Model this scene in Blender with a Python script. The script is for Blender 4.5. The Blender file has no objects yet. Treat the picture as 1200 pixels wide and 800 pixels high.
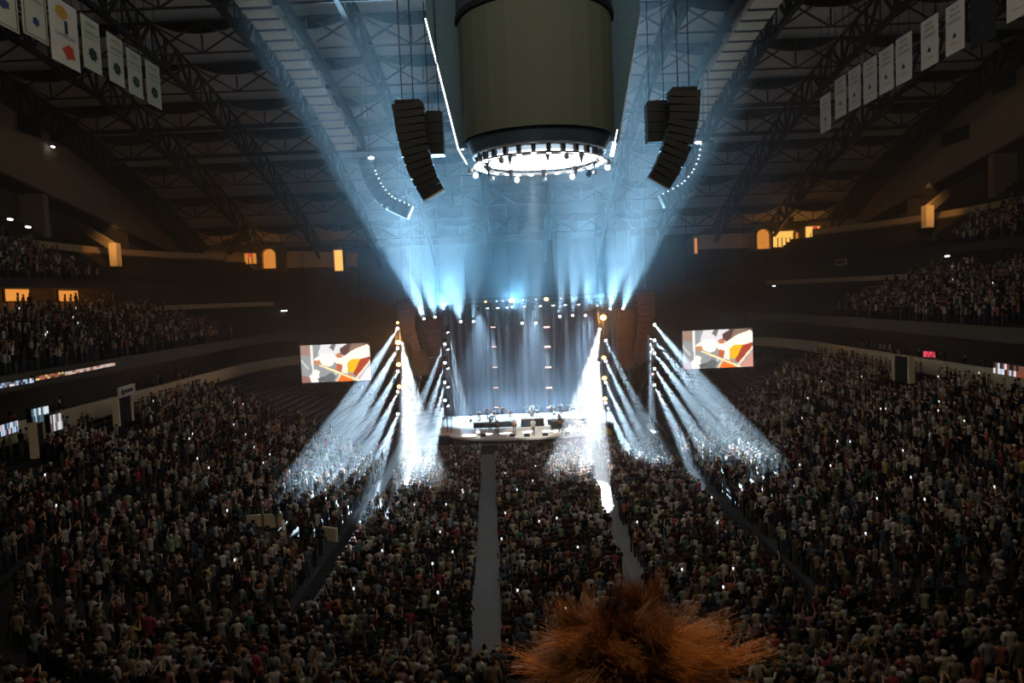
import bpy, bmesh, math, random
import numpy as np
from mathutils import Vector, Matrix
random.seed(7); rng = np.random.default_rng(7)
S = bpy.context.scene
C = S.collection
PI = math.pi; R = math.radians
FILL_POWER = (1250, 2900, 2200, 80)
# ------------------------------------------------------------------ camera, world, exposure
CAM_H = 17.0; F = 880.0; ROLL = R(-2.4); PITCH = math.atan(55 / F)
cam_d = bpy.data.cameras.new('camera'); cam = bpy.data.objects.new('camera', cam_d); C.objects.link(cam)
cam_d.sensor_width = 36; cam_d.lens = 36 * F / 1200; cam_d.clip_end = 600; cam_d.clip_start = 0.05
CM = Matrix.Translation((0, 0, CAM_H)) @ Matrix.Rotation(PI / 2 - PITCH, 4, 'X') @ Matrix.Rotation(ROLL, 4, 'Z')
cam.matrix_world = CM
S.camera = cam
def at(x, y, d):
    """the point at distance d down the hall (world Y = d) that is seen at photo pixel x, y"""
    v = CM.to_3x3() @ Vector((x - 600, -(y - 400), -F))
    return Vector((0, 0, CAM_H)) + v * (d / v.y)
world = bpy.data.worlds.new('world'); S.world = world; world.use_nodes = True
world.node_tree.nodes['Background'].inputs[0].default_value = (0.9, 0.8, 0.65, 1)
world.node_tree.nodes['Background'].inputs[1].default_value = 0.0012
S.view_settings.view_transform = 'Standard'; S.view_settings.look = 'None'
S.view_settings.exposure = 0.0; S.view_settings.gamma = 1.0; S.view_settings.use_curve_mapping = False
cy = S.cycles
cy.max_bounces = 3; cy.diffuse_bounces = 1; cy.glossy_bounces = 1; cy.transmission_bounces = 2
cy.volume_bounces = 0; cy.transparent_max_bounces = 6; cy.use_denoising = True; cy.use_light_tree = True
cy.sample_clamp_indirect = 3.0; cy.sample_clamp_direct = 0; cy.caustics_reflective = False; cy.caustics_refractive = False
cy.denoiser = 'OPENIMAGEDENOISE'; cy.use_adaptive_sampling = False

def area(name, loc, rot, sx, sy, power, col):
    l = bpy.data.lights.new(name, 'AREA'); l.shape = 'RECTANGLE'; l.size = sx; l.size_y = sy
    l.energy = power; l.color = col
    o = bpy.data.objects.new(name, l); C.objects.link(o); o.location = loc; o.rotation_euler = rot
    return o
# fill panels added out of view to lift the crowd, upper walls and roof
area('unseen_fill', (1.6, 12, 40), (R(15), 0, 0), 50, 10, FILL_POWER[0], (1.0, 0.84, 0.62))
area('unseen_fill', (1.6, 24, 38), (R(98), 0, 0), 60, 6, FILL_POWER[1], (1.0, 0.86, 0.66))
# unseen panel added at scoreboard level to brighten the roof from below
area('added_roof_fill', (1.6, 52, 37), (PI, 0, 0), 10, 8, FILL_POWER[2], (0.90, 0.95, 1.0))
# ------------------------------------------------------------------ haze that carries the beams
def new_mat(name):
    m = bpy.data.materials.new(name); m.use_nodes = True; nt = m.node_tree; nt.nodes.clear()
    out = nt.nodes.new('ShaderNodeOutputMaterial'); return m, nt, out
hz, nt, out = new_mat('stage_haze')
vs = nt.nodes.new('ShaderNodeVolumeScatter'); vs.inputs['Color'].default_value = (0.86, 0.93, 1, 1)
vs.inputs['Density'].default_value = 0.0070; vs.inputs['Anisotropy'].default_value = 0.25
nt.links.new(vs.outputs[0], out.inputs['Volume'])

# ------------------------------------------------------------------ materials
def mat(name, col, rough=0.8, var=0.25, scale=3.0, metal=0.0, bump=0.0, spec=0.3):
    m, nt, out = new_mat(name)
    b = nt.nodes.new('ShaderNodeBsdfPrincipled'); nt.links.new(b.outputs[0], out.inputs[0])
    b.inputs['Roughness'].default_value = rough; b.inputs['Metallic'].default_value = metal
    b.inputs['Specular IOR Level'].default_value = spec
    tc = nt.nodes.new('ShaderNodeTexCoord'); n = nt.nodes.new('ShaderNodeTexNoise')
    n.inputs['Scale'].default_value = scale; n.inputs['Detail'].default_value = 3
    nt.links.new(tc.outputs['Object'], n.inputs['Vector'])
    r = nt.nodes.new('ShaderNodeMapRange'); r.inputs['To Min'].default_value = 1 - var; r.inputs['To Max'].default_value = 1 + var
    nt.links.new(n.outputs[0], r.inputs['Value'])
    mx = nt.nodes.new('ShaderNodeMix'); mx.data_type = 'RGBA'; mx.blend_type = 'MULTIPLY'; mx.inputs[0].default_value = 1
    mx.inputs[6].default_value = (*col, 1); nt.links.new(r.outputs[0], mx.inputs[7])
    nt.links.new(mx.outputs[2], b.inputs['Base Color'])
    if bump:
        bp = nt.nodes.new('ShaderNodeBump'); bp.inputs['Strength'].default_value = bump
        nt.links.new(n.outputs[0], bp.inputs['Height']); nt.links.new(bp.outputs[0], b.inputs['Normal'])
    return m
def emit(name, col, strength):
    m, nt, out = new_mat(name); e = nt.nodes.new('ShaderNodeEmission')
    e.inputs[0].default_value = (*col, 1); e.inputs[1].default_value = strength
    nt.links.new(e.outputs[0], out.inputs[0]); m.cycles.emission_sampling = 'NONE'; return m
def obcol_mat(name, rough=0.85):
    m, nt, out = new_mat(name); b = nt.nodes.new('ShaderNodeBsdfPrincipled'); nt.links.new(b.outputs[0], out.inputs[0])
    b.inputs['Roughness'].default_value = rough; b.inputs['Specular IOR Level'].default_value = 0.2
    oi = nt.nodes.new('ShaderNodeObjectInfo'); n = nt.nodes.new('ShaderNodeTexNoise'); n.inputs['Scale'].default_value = 9
    tc = nt.nodes.new('ShaderNodeTexCoord'); nt.links.new(tc.outputs['Object'], n.inputs['Vector'])
    r = nt.nodes.new('ShaderNodeMapRange'); r.inputs['To Min'].default_value = 0.75; r.inputs['To Max'].default_value = 1.2
    nt.links.new(n.outputs[0], r.inputs['Value'])
    mx = nt.nodes.new('ShaderNodeMix'); mx.data_type = 'RGBA'; mx.blend_type = 'MULTIPLY'; mx.inputs[0].default_value = 1
    nt.links.new(oi.outputs['Color'], mx.inputs[6]); nt.links.new(r.outputs[0], mx.inputs[7])
    nt.links.new(mx.outputs[2], b.inputs['Base Color']); return m
def attr_mat(name, emission=0.0):
    m, nt, out = new_mat(name); a = nt.nodes.new('ShaderNodeAttribute'); a.attribute_name = 'Col'
    if emission:
        e = nt.nodes.new('ShaderNodeEmission'); e.inputs[1].default_value = emission
        nt.links.new(a.outputs['Color'], e.inputs[0]); nt.links.new(e.outputs[0], out.inputs[0])
        m.cycles.emission_sampling = 'NONE'
    else:
        b = nt.nodes.new('ShaderNodeBsdfPrincipled'); b.inputs['Roughness'].default_value = 0.85
        b.inputs['Specular IOR Level'].default_value = 0.2
        nt.links.new(a.outputs['Color'], b.inputs['Base Color']); nt.links.new(b.outputs[0], out.inputs[0])
    return m
M = dict(
    floor=mat('grey_floor_cover', (0.17, 0.165, 0.16), 0.7, 0.2, 0.6),
    tread=mat('dark_concrete', (0.035, 0.034, 0.034), 0.9),
    seat=mat('navy_seat_plastic', (0.03, 0.035, 0.06), 0.6),
    cream=mat('cream_painted_wall', (0.66, 0.56, 0.39), 0.85, 0.12, 0.5),
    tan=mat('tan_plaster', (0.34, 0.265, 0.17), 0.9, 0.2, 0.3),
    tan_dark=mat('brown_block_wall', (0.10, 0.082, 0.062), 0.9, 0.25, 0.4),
    blackout=mat('blackout_cloth_wall', (0.018, 0.02, 0.028), 0.95),
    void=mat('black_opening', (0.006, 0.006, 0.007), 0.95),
    deck=mat('roof_deck_fabric', (0.52, 0.53, 0.51), 0.9, 0.2, 0.25),
    steel=mat('black_steel', (0.012, 0.014, 0.016), 0.6, 0.2),
    duct=mat('pale_duct', (0.88, 0.82, 0.64), 0.8, 0.15, 1.2),
    grille=mat('speaker_black', (0.012, 0.012, 0.013), 0.55, 0.2),
    purple=mat('dark_purple_cabinet', (0.05, 0.04, 0.07), 0.6),
    brown=mat('brown_cabinet', (0.10, 0.05, 0.04), 0.6),
    grey=mat('grey_scrim', (0.16, 0.15, 0.16), 0.8),
    drape=mat('grey_green_drape', (0.115, 0.135, 0.11), 0.9, 0.08, 0.2),
    navy=mat('dark_blue_panel', (0.05, 0.08, 0.11), 0.7),
    fin=mat('haze_blue_fin_panel', (0.09, 0.17, 0.24), 0.7),  # blue of the haze before the fins put into their colour
    alu=mat('aluminium_truss', (0.30, 0.30, 0.31), 0.4, 0.1, 3, 0.8),
    stagefl=mat('white_stage_deck', (0.75, 0.74, 0.70), 0.5, 0.1),
    blackcloth=mat('black_skirt', (0.01, 0.01, 0.012), 0.95),
    backcloth=mat('grey_backdrop', (0.10, 0.115, 0.14), 0.95, 0.15, 0.5),
    white=mat('white_cloth', (0.62, 0.60, 0.54), 0.9, 0.06, 1.0),
    offwhite=mat('pale_green_cloth', (0.50, 0.52, 0.42), 0.9, 0.06, 1.0),
    ink=mat('dark_print', (0.03, 0.03, 0.035), 0.9),
    green=mat('dark_green_print', (0.02, 0.06, 0.04), 0.9),
    gold=mat('gold_print', (0.55, 0.30, 0.05), 0.8),
    red=mat('red_print', (0.50, 0.06, 0.03), 0.8),
    blue=mat('navy_print', (0.04, 0.06, 0.16), 0.8),
    black_banner=mat('black_banner_cloth', (0.02, 0.02, 0.02), 0.9),
    brass=mat('cymbal_brass', (0.7, 0.5, 0.2), 0.3, 0.1, 3, 1.0),
    wood=mat('varnished_wood', (0.45, 0.16, 0.05), 0.35),
    drumred=mat('pale_drum_shell', (0.7, 0.68, 0.65), 0.4),
    skin=mat('skin', (0.50, 0.30, 0.21), 0.6, 0.1, 5),
    trousers=obcol_mat('trouser_cloth'), shirt=obcol_mat('shirt_cloth'), hair=obcol_mat('hair', 0.7),
    amber=emit('amber_lamp', (1.0, 0.42, 0.10), 14), amber_soft=emit('amber_room', (1.0, 0.36, 0.06), 0.9),
    lens=emit('white_lens', (0.86, 0.95, 1.0), 25), pink=emit('pink_strobe', (1.0, 0.62, 0.58), 2.2),
    led=emit('white_led', (0.93, 0.97, 1.0), 5), oval=emit('white_ring_panel', (0.94, 0.98, 1.0), 5),
    redled=emit('red_led', (1.0, 0.05, 0.08), 1.0), phone=emit('phone_glow', (0.9, 0.95, 1.0), 1.3),
    crowd=attr_mat('crowd_cloth_and_skin'), screen=attr_mat('led_screen_picture', 1.5), ribbon=attr_mat('ribbon_led_picture', 0.8),
    yellow=mat('yellow_cloth', (0.85, 0.55, 0.06), 0.8),
)
g_, nt, out = new_mat('clear_green_glass')
gb = nt.nodes.new('ShaderNodeBsdfPrincipled'); gb.inputs['Base Color'].default_value = (0.75, 0.95, 0.88, 1)
gb.inputs['Transmission Weight'].default_value = 1; gb.inputs['Roughness'].default_value = 0.02; gb.inputs['IOR'].default_value = 1.05
nt.links.new(gb.outputs[0], out.inputs[0]); M['glass'] = g_

# ------------------------------------------------------------------ mesh helpers
CUBE_F = [(0, 1, 3, 2), (4, 6, 7, 5), (0, 4, 5, 1), (2, 3, 7, 6), (0, 2, 6, 4), (1, 5, 7, 3)]
def tag(o, label=None, cat=None, group=None, kind=None):
    if label: o['label'] = label
    if cat: o['category'] = cat
    if group: o['group'] = group
    if kind: o['kind'] = kind
    return o
def thing(name, label=None, cat=None, loc=(0, 0, 0), group=None, kind=None, rz=0.0):
    o = bpy.data.objects.new(name, None); C.objects.link(o); o.location = loc; o.rotation_euler = (0, 0, rz)
    o.empty_display_size = 0.1
    return tag(o, label, cat, group, kind)
def link_mesh(name, me, mats, parent=None, world=True):
    for m in (mats if isinstance(mats, (list, tuple)) else [mats]):
        if not len(me.materials) or isinstance(mats, (list, tuple)): me.materials.append(m)
    o = bpy.data.objects.new(name, me); C.objects.link(o)
    if parent is not None:
        o.parent = parent
        if world:
            p = parent; loc = Vector((0, 0, 0))
            while p is not None: loc += p.location; p = p.parent
            o.location = -loc
    return o
class MB:
    def __init__(s): s.v = []; s.f = []; s.mi = []; s.m = 0
    def poly(s, pts, fs):
        b = len(s.v); s.v += [tuple(p) for p in pts]
        for f in fs: s.f.append(tuple(b + i for i in f)); s.mi.append(s.m)
        return s
    def box(s, c, size, rot=None):
        hx, hy, hz_ = size[0] / 2, size[1] / 2, size[2] / 2; c = Vector(c)
        pts = [Vector((x, y, z)) for x in (-hx, hx) for y in (-hy, hy) for z in (-hz_, hz_)]
        if rot is not None: pts = [rot @ p for p in pts]
        return s.poly([c + p for p in pts], CUBE_F)
    def bb(s, x0, x1, y0, y1, z0, z1): return s.poly([(x, y, z) for x in (x0, x1) for y in (y0, y1) for z in (z0, z1)], CUBE_F)
    def bar(s, p, q, w, h=None, n=4):
        p = Vector(p); q = Vector(q); d = (q - p)
        if d.length < 1e-6: return s
        d.normalize(); h = h or w
        up = Vector((0, 0, 1)) if abs(d.z) < 0.95 else Vector((1, 0, 0))
        a = d.cross(up).normalized(); b = a.cross(d).normalized(); pts = []
        for e in (p, q):
            for k in range(n):
                t = 2 * PI * (k + 0.5) / n; r = 1 / math.cos(PI / n) / 2
                pts.append(e + a * (math.cos(t) * w * r) + b * (math.sin(t) * h * r))
        fs = [(k, (k + 1) % n, n + (k + 1) % n, n + k) for k in range(n)] + [tuple(range(n - 1, -1, -1)), tuple(range(n, 2 * n))]
        return s.poly(pts, fs)
    def tube(s, pts, r, n=6, r1=None):
        pts = [Vector(p) for p in pts]; N = len(pts); b = len(s.v); r1 = r if r1 is None else r1
        for i, p in enumerate(pts):
            d = (pts[min(i + 1, N - 1)] - pts[max(i - 1, 0)]).normalized()
            up = Vector((0, 0, 1)) if abs(d.z) < 0.95 else Vector((1, 0, 0)); a = d.cross(up).normalized(); c = a.cross(d)
            rr = r + (r1 - r) * i / (N - 1)
            for k in range(n):
                t = 2 * PI * k / n; s.v.append(tuple(p + a * math.cos(t) * rr + c * math.sin(t) * rr))
        for i in range(N - 1):
            for k in range(n):
                s.f.append((b + i * n + k, b + i * n + (k + 1) % n, b + (i + 1) * n + (k + 1) % n, b + (i + 1) * n + k)); s.mi.append(s.m)
        s.f.append(tuple(b + k for k in range(n - 1, -1, -1))); s.mi.append(s.m)
        s.f.append(tuple(b + (N - 1) * n + k for k in range(n))); s.mi.append(s.m)
        return s
    def lathe(s, c, prof, n=16):
        """prof: list of (radius, z) from bottom to top round the vertical axis through c"""
        b = len(s.v); c = Vector(c)
        for r, z in prof:
            for k in range(n):
                t = 2 * PI * k / n; s.v.append((c.x + r * math.cos(t), c.y + r * math.sin(t), c.z + z))
        for i in range(len(prof) - 1):
            for k in range(n):
                s.f.append((b + i * n + k, b + i * n + (k + 1) % n, b + (i + 1) * n + (k + 1) % n, b + (i + 1) * n + k)); s.mi.append(s.m)
        s.f.append(tuple(b + k for k in range(n - 1, -1, -1))); s.mi.append(s.m)
        s.f.append(tuple(b + (len(prof) - 1) * n + k for k in range(n))); s.mi.append(s.m)
        return s
    def build(s, name, mats, parent=None, world=True):
        me = bpy.data.meshes.new(name); me.from_pydata(s.v, [], s.f)
        if isinstance(mats, (list, tuple)): me.polygons.foreach_set('material_index', s.mi)
        me.update(); return link_mesh(name, me, mats, parent, world)
def np_mesh(name, V, Fq, cols=None):
    """V (n,3), Fq (m,k) all faces with k corners, cols (m,3) colour per face"""
    me = bpy.data.meshes.new(name); n, (m, k) = len(V), Fq.shape
    me.vertices.add(n); me.vertices.foreach_set('co', np.ascontiguousarray(V, np.float32).ravel())
    me.loops.add(m * k); me.loops.foreach_set('vertex_index', np.ascontiguousarray(Fq, np.int32).ravel())
    me.polygons.add(m); me.polygons.foreach_set('loop_start', np.arange(0, m * k, k, dtype=np.int32))
    me.update(calc_edges=True)
    if cols is not None:
        a = me.color_attributes.new('Col', 'FLOAT_COLOR', 'CORNER')
        c = np.ones((m, k, 4), np.float32); c[:, :, :3] = cols[:, None, :]; a.data.foreach_set('color', c.ravel())
    return me
def copy_tree(o, parent=None):
    c = o.copy(); C.objects.link(c); c.parent = parent
    for ch in list(o.children): copy_tree(ch, c)
    return c
ORD = ['', 'first', 'second', 'third', 'fourth', 'fifth', 'sixth', 'seventh', 'eighth', 'ninth', 'tenth', 'eleventh', 'twelfth',
       'thirteenth', 'fourteenth', 'fifteenth', 'sixteenth', 'seventeenth', 'eighteenth', 'nineteenth', 'twentieth']
TENS = {20: 'twenty', 30: 'thirty', 40: 'forty', 50: 'fifty', 60: 'sixty', 70: 'seventy', 80: 'eighty', 90: 'ninety'}
def ordinal(n):
    if n <= 20: return ORD[n]
    if n % 10 == 0: return TENS[n][:-1] + 'ieth'
    return TENS[n - n % 10] + '-' + ORD[n % 10]

# ------------------------------------------------------------------ plan of the bowl: rounded rectangle and its offsets
X0, X1, Y0, Y1, RC = -12.0, 15.0, 30.0, 98.0, 9.0
AX = (X0 + X1) / 2
def sdist(x, y):
    qx = abs(x - AX) - ((X1 - X0) / 2 - RC); qy = abs(y - (Y0 + Y1) / 2) - ((Y1 - Y0) / 2 - RC)
    return math.hypot(max(qx, 0), max(qy, 0)) + min(max(qx, qy), 0) - RC
def path(s, step=2.0):
    """points, outward normals along the offset s, anticlockwise from the middle of the near end"""
    cx0, cx1, cy0, cy1, r = X0 + RC, X1 - RC, Y0 + RC, Y1 - RC, RC + s; P = []
    def seg(a, b, n):
        L = math.dist(a, b); k = max(1, int(L / step))
        for i in range(k): P.append((a[0] + (b[0] - a[0]) * i / k, a[1] + (b[1] - a[1]) * i / k, n[0], n[1]))
    def arc(c, a0, a1):
        k = max(2, int(abs(a1 - a0) * r / step))
        for i in range(k):
            t = a0 + (a1 - a0) * i / k; P.append((c[0] + r * math.cos(t), c[1] + r * math.sin(t), math.cos(t), math.sin(t)))
    seg((AX, Y0 - s), (cx1, Y0 - s), (0, -1)); arc((cx1, cy0), -PI / 2, 0); seg((X1 + s, cy0), (X1 + s, cy1), (1, 0))
    arc((cx1, cy1), 0, PI / 2); seg((cx1, Y1 + s), (cx0, Y1 + s), (0, 1)); arc((cx0, cy1), PI / 2, PI)
    seg((X0 - s, cy1), (X0 - s, cy0), (-1, 0)); arc((cx0, cy0), PI, 1.5 * PI); seg((cx0, Y0 - s), (AX, Y0 - s), (0, -1))
    return P
ROW, RISE, LOWZ = 0.85, 0.292, 1.2
def ground(x, y):
    s = sdist(x, y)
    return 0.0 if s < 0 else LOWZ + RISE * int(min(s, 21.24) / ROW)
def hit(px, py):
    """where the ray through a photo pixel meets the floor or the lower seating"""
    o = Vector((0, 0, CAM_H)); v = at(px, py, 1.0) - o; d = 20.0
    while d < 125:
        p = o + v * d
        if p.z <= ground(p.x, p.y) + 1.2: return p
        d += 0.25
    return o + v * 125
def onx(px, py, X):
    o = Vector((0, 0, CAM_H)); v = at(px, py, 1.0) - o; return o + v * (X / v.x)
def onz(px, py, Z):
    o = Vector((0, 0, CAM_H)); v = at(px, py, 1.0) - o; return o + v * ((Z - CAM_H) / v.z)
def strip(mb, s_a, z_a, s_b, z_b, ok=lambda x, y: True, n=150):
    """a band between two offsets, following the bowl; uses the same parameter on both"""
    A = path(s_a, 2.0 * (1 + s_a / 60)); pts = []
    for (x, y, nx, ny) in A:
        pts.append(((x, y, z_a), (x + nx * (s_b - s_a), y + ny * (s_b - s_a), z_b)))
    pts.append(pts[0])
    for i in range(len(pts) - 1):
        (a, b), (c, d) = pts[i], pts[i + 1]
        if ok((a[0] + c[0]) / 2, (a[1] + c[1]) / 2): mb.poly([a, c, d, b], [(0, 1, 2, 3)])
# ------------------------------------------------------------------ the shell
def st(mb, name, m, parent=None):
    o = mb.build(name, m, parent)
    if parent is None: o['kind'] = 'structure'
    return o
st(MB().bb(-70, 73, -10, 150, -0.5, 0), 'floor', M['floor'])
# lower seating bowl: one strip of riser and tread a row
mb = MB(); strip(mb, 0, 0, 0, LOWZ)
for k in range(25):
    z = LOWZ + RISE * k
    strip(mb, k * ROW, z, (k + 1) * ROW, z)
    strip(mb, (k + 1) * ROW, z, (k + 1) * ROW, z + RISE)
st(mb, 'floor_lower_tier', M['tread'])
inhall = lambda x, y: 33 < y < 124
# cream wall behind the lower seats, with gaps where the portals are
TOPZ = LOWZ + RISE * 25
portals = [onz(*p, TOPZ + .6) for p in ((145, 484), (45, 520), (1058, 436))]
def wall_ok(x, y):
    if y > 104 or y < 20: return False
    return all(math.hypot(x - p.x, y - p.y) > 2.2 for p in portals)
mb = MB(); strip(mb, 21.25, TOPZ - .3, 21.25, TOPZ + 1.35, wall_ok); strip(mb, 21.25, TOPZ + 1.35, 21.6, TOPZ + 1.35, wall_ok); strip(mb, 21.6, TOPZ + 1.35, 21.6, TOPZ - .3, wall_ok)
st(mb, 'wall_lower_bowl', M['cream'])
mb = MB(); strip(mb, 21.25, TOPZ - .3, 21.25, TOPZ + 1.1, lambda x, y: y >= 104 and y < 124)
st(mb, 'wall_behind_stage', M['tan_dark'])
# concourse slab, its dark back wall, the soffit of the club level
mb = MB(); strip(mb, 21.25, TOPZ + .2, 25, TOPZ + .2, inhall); strip(mb, 25, TOPZ + .2, 25, 12.2, inhall); strip(mb, 21, 12.0, 25, 12.2, inhall)
st(mb, 'wall_concourse', M['tan_dark'])
mb = MB(); strip(mb, 21, 12.0, 21, 13.1, inhall); strip(mb, 21, 13.1, 21.4, 13.1, inhall)
st(mb, 'wall_club_front', M['tan_dark'])
# club seating
mb = MB()
for k in range(11):
    z = 12.9 + .36 * k
    strip(mb, 21.4 + .87 * k, z, 21.4 + .87 * (k + 1), z, inhall); strip(mb, 21.4 + .87 * (k + 1), z, 21.4 + .87 * (k + 1), z + .36, inhall)
st(mb, 'floor_club_tier', M['tread'])
CF = 31.0
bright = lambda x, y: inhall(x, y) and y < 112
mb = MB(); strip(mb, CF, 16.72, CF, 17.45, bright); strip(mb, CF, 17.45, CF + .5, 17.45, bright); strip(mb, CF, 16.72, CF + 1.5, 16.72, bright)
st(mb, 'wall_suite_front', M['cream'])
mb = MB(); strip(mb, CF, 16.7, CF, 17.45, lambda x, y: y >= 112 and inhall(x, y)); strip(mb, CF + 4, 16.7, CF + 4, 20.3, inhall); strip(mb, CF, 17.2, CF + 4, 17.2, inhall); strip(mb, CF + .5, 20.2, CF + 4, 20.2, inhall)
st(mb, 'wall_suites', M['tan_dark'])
# upper deck on the two long sides
side = lambda x, y: 33 < y < 116
mb = MB(); strip(mb, CF + .3, 19.4, CF + .3, 20.3, side)
for k in range(9):
    z = 20.0 + .47 * k
    strip(mb, CF + .3 + .85 * k, z, CF + .3 + .85 * (k + 1), z, side); strip(mb, CF + .3 + .85 * (k + 1), z, CF + .3 + .85 * (k + 1), z + .47, side)
st(mb, 'floor_upper_tier', M['tread'])
UP = CF + .3 + .85 * 9
mb = MB(); strip(mb, UP, 24.0, UP, 25.0, side); strip(mb, UP, 25.0, UP + .4, 25.0, side)
st(mb, 'wall_upper_parapet', M['cream'])
mb = MB()
for k in range(8):
    z = 24.6 + .6 * k
    strip(mb, UP + .4 + .9 * k, z, UP + .4 + .9 * (k + 1), z, lambda x, y: 33 < y < 92); strip(mb, UP + .4 + .9 * (k + 1), z, UP + .4 + .9 * (k + 1), z + .6, lambda x, y: 33 < y < 92)
st(mb, 'floor_top_tier', M['tread'])

def zroof(y): return 43 - (y - 45.3) ** 2 / 352
# high side walls: a bulkhead under the roof edge and a darker recess below it, end wall behind the stage
XL, XR = -53.0, 56.0
def side_wall(name, X, rows, m, t=0.5):
    """rows: (y, zlow, zhigh) stations along the hall"""
    mb = MB(); sg = 1 if X > 0 else -1
    for (y0, a0, b0), (y1, a1, b1) in zip(rows[:-1], rows[1:]):
        mb.poly([(X, y0, a0), (X, y0, b0), (X, y1, a1), (X, y1, b1), (X + sg * t, y0, a0), (X + sg * t, y0, b0), (X + sg * t, y1, a1), (X + sg * t, y1, b1)], CUBE_F)
    return st(mb, name, m)
for X, nm in ((XL, 'left'), (XR, 'right')):
    ys = [20, 40, 60, 75, 90, 105, 116, 124]
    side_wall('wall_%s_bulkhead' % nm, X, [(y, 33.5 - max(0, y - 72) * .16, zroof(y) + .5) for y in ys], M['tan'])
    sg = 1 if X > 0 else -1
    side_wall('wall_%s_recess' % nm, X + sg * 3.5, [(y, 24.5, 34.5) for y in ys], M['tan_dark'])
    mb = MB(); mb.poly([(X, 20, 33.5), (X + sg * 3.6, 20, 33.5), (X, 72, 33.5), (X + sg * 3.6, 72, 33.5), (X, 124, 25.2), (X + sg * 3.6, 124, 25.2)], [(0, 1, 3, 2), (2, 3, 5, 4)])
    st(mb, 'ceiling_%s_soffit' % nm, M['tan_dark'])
    for y in (62, 88, 106):
        zt = 33.5 - max(0, y - 72) * .16
        st(MB().bb(min(X + sg * .6, X + sg * 3.4), max(X + sg * .6, X + sg * 3.4), y, y + 1.0, 24.6, zt), 'pilaster', M['tan'])
st(MB().bb(-60, 63, 124, 124.6, 0, 30), 'wall_end', M['blackout'])
# louvred openings in the bulkheads
for X, quads in ((XL, [((18, 133), (46, 143), (46, 163), (18, 152)), ((57, 148), (79, 157), (79, 173), (57, 163))]),
                 (XR, [((1164, 92), (1193, 80), (1193, 100), (1164, 111)), ((1128, 109), (1150, 101), (1150, 117), (1128, 125)), ((1104, 155), (1138, 146), (1138, 163), (1104, 172))])):
    for q in quads:
        pts = [onx(*p, X) for p in q]; sg = 1 if X > 0 else -1
        ya, yb = sorted((sum(p.y for p in (pts[0], pts[3])) / 2, sum(p.y for p in (pts[1], pts[2])) / 2))
        za, zb = sorted((sum(p.z for p in (pts[2], pts[3])) / 2, sum(p.z for p in (pts[0], pts[1])) / 2))
        w = MB().bb(min(X - sg * .12, X + sg * .02), max(X - sg * .12, X + sg * .02), ya, yb, za, zb).build('window_opening', M['void']); w['kind'] = 'structure'
        f = MB()
        for (a, b, c_, d) in ((ya - .15, ya, za, zb), (yb, yb + .15, za, zb), (ya - .15, yb + .15, zb, zb + .15), (ya - .15, yb + .15, za - .15, za)):
            f.bb(min(X - sg * .2, X), max(X - sg * .2, X), a, b, c_, d)
        f.build('window_frame', M['tan'], w)
        for i in range(1, 6):
            z = za + (zb - za) * i / 6; MB().bb(min(X - sg * .18, X - sg * .10), max(X - sg * .18, X - sg * .10), ya, yb, z - .03, z + .03).build('slat', M['steel'], w)

# ------------------------------------------------------------------ roof: fabric deck panels, arched ribs, cross trusses, catwalks
roof = MB()
ys = list(range(16, 131, 6))
for a, b in zip(ys[:-1], ys[1:]):
    roof.poly([(-60, a, zroof(a) + .6), (63, a, zroof(a) + .6), (63, b, zroof(b) + .6), (-60, b, zroof(b) + .6)], [(0, 1, 2, 3)])
roof_o = st(roof, 'ceiling', M['tan_dark'])
RIBX = [AX + s * k for k in (4.5, 13.5, 22.5, 31.5, 40.5, 49.5) for s in (-1, 1)]
RIBX = sorted(RIBX); XT = [58, 66, 74, 82, 89, 97, 106, 115, 123]
def panel_mesh(x0, x1, ya, yb):
    nx, ny = 8, 3; V = []; Fc = []
    for j in range(ny + 1):
        for i in range(nx + 1):
            t = i / nx; u = j / ny; sag = 4 * t * (1 - t)
            y = ya + (yb - ya) * u; V.append((x0 + (x1 - x0) * t, y - .6 * sag * (1 - u), zroof(y) - .15 - 1.3 * sag * (1 - u) ** 1.6))
    for j in range(ny):
        for i in range(nx): b = j * (nx + 1) + i; Fc.append((b, b + 1, b + nx + 2, b + nx + 1))
    m = MB(); m.poly(V, Fc); return m
for i in range(len(RIBX) - 1):
    for j in range(len(XT) - 1):
        panel_mesh(RIBX[i] + .2, RIBX[i + 1] - .2, XT[j] + .3, XT[j + 1] + .5).build('roof_panel', M['deck'], roof_o)
UB = bpy.data.meshes.new('brace'); _m = MB().bar((0, 0, 0), (0, 0, 1), 1.0); UB.from_pydata(_m.v, [], _m.f); UB.materials.append(M['steel'])
def member(name, p, q, w, parent):
    """a straight steel member sharing one unit mesh"""
    p = Vector(p); q = Vector(q); d = q - p; o = bpy.data.objects.new(name, UB); C.objects.link(o)
    o.rotation_mode = 'QUATERNION'; o.rotation_quaternion = d.to_track_quat('Z', 'Y'); o.scale = (w, w, d.length)
    o.location = p - parent.location; o.parent = parent; return o
for x in RIBX:
    t = thing('roof_truss', None, None, (x, 54, zroof(54)), kind='structure'); D = 3.0; yy = [54 + 5 * k for k in range(15)]
    for a, b in zip(yy[:-1], yy[1:]):
        ta, tb = Vector((x, a, zroof(a))), Vector((x, b, zroof(b))); dn = Vector((0, 0, -D))
        member('top_chord', ta, tb, .34, t); member('bottom_chord', ta + dn, tb + dn, .42, t)
        member('post', ta, ta + dn, .22, t); mid = (ta + tb) / 2
        member('brace', ta + dn, mid, .22, t); member('brace', mid, tb + dn, .22, t); member('post', mid, mid + dn, .12, t)
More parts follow.
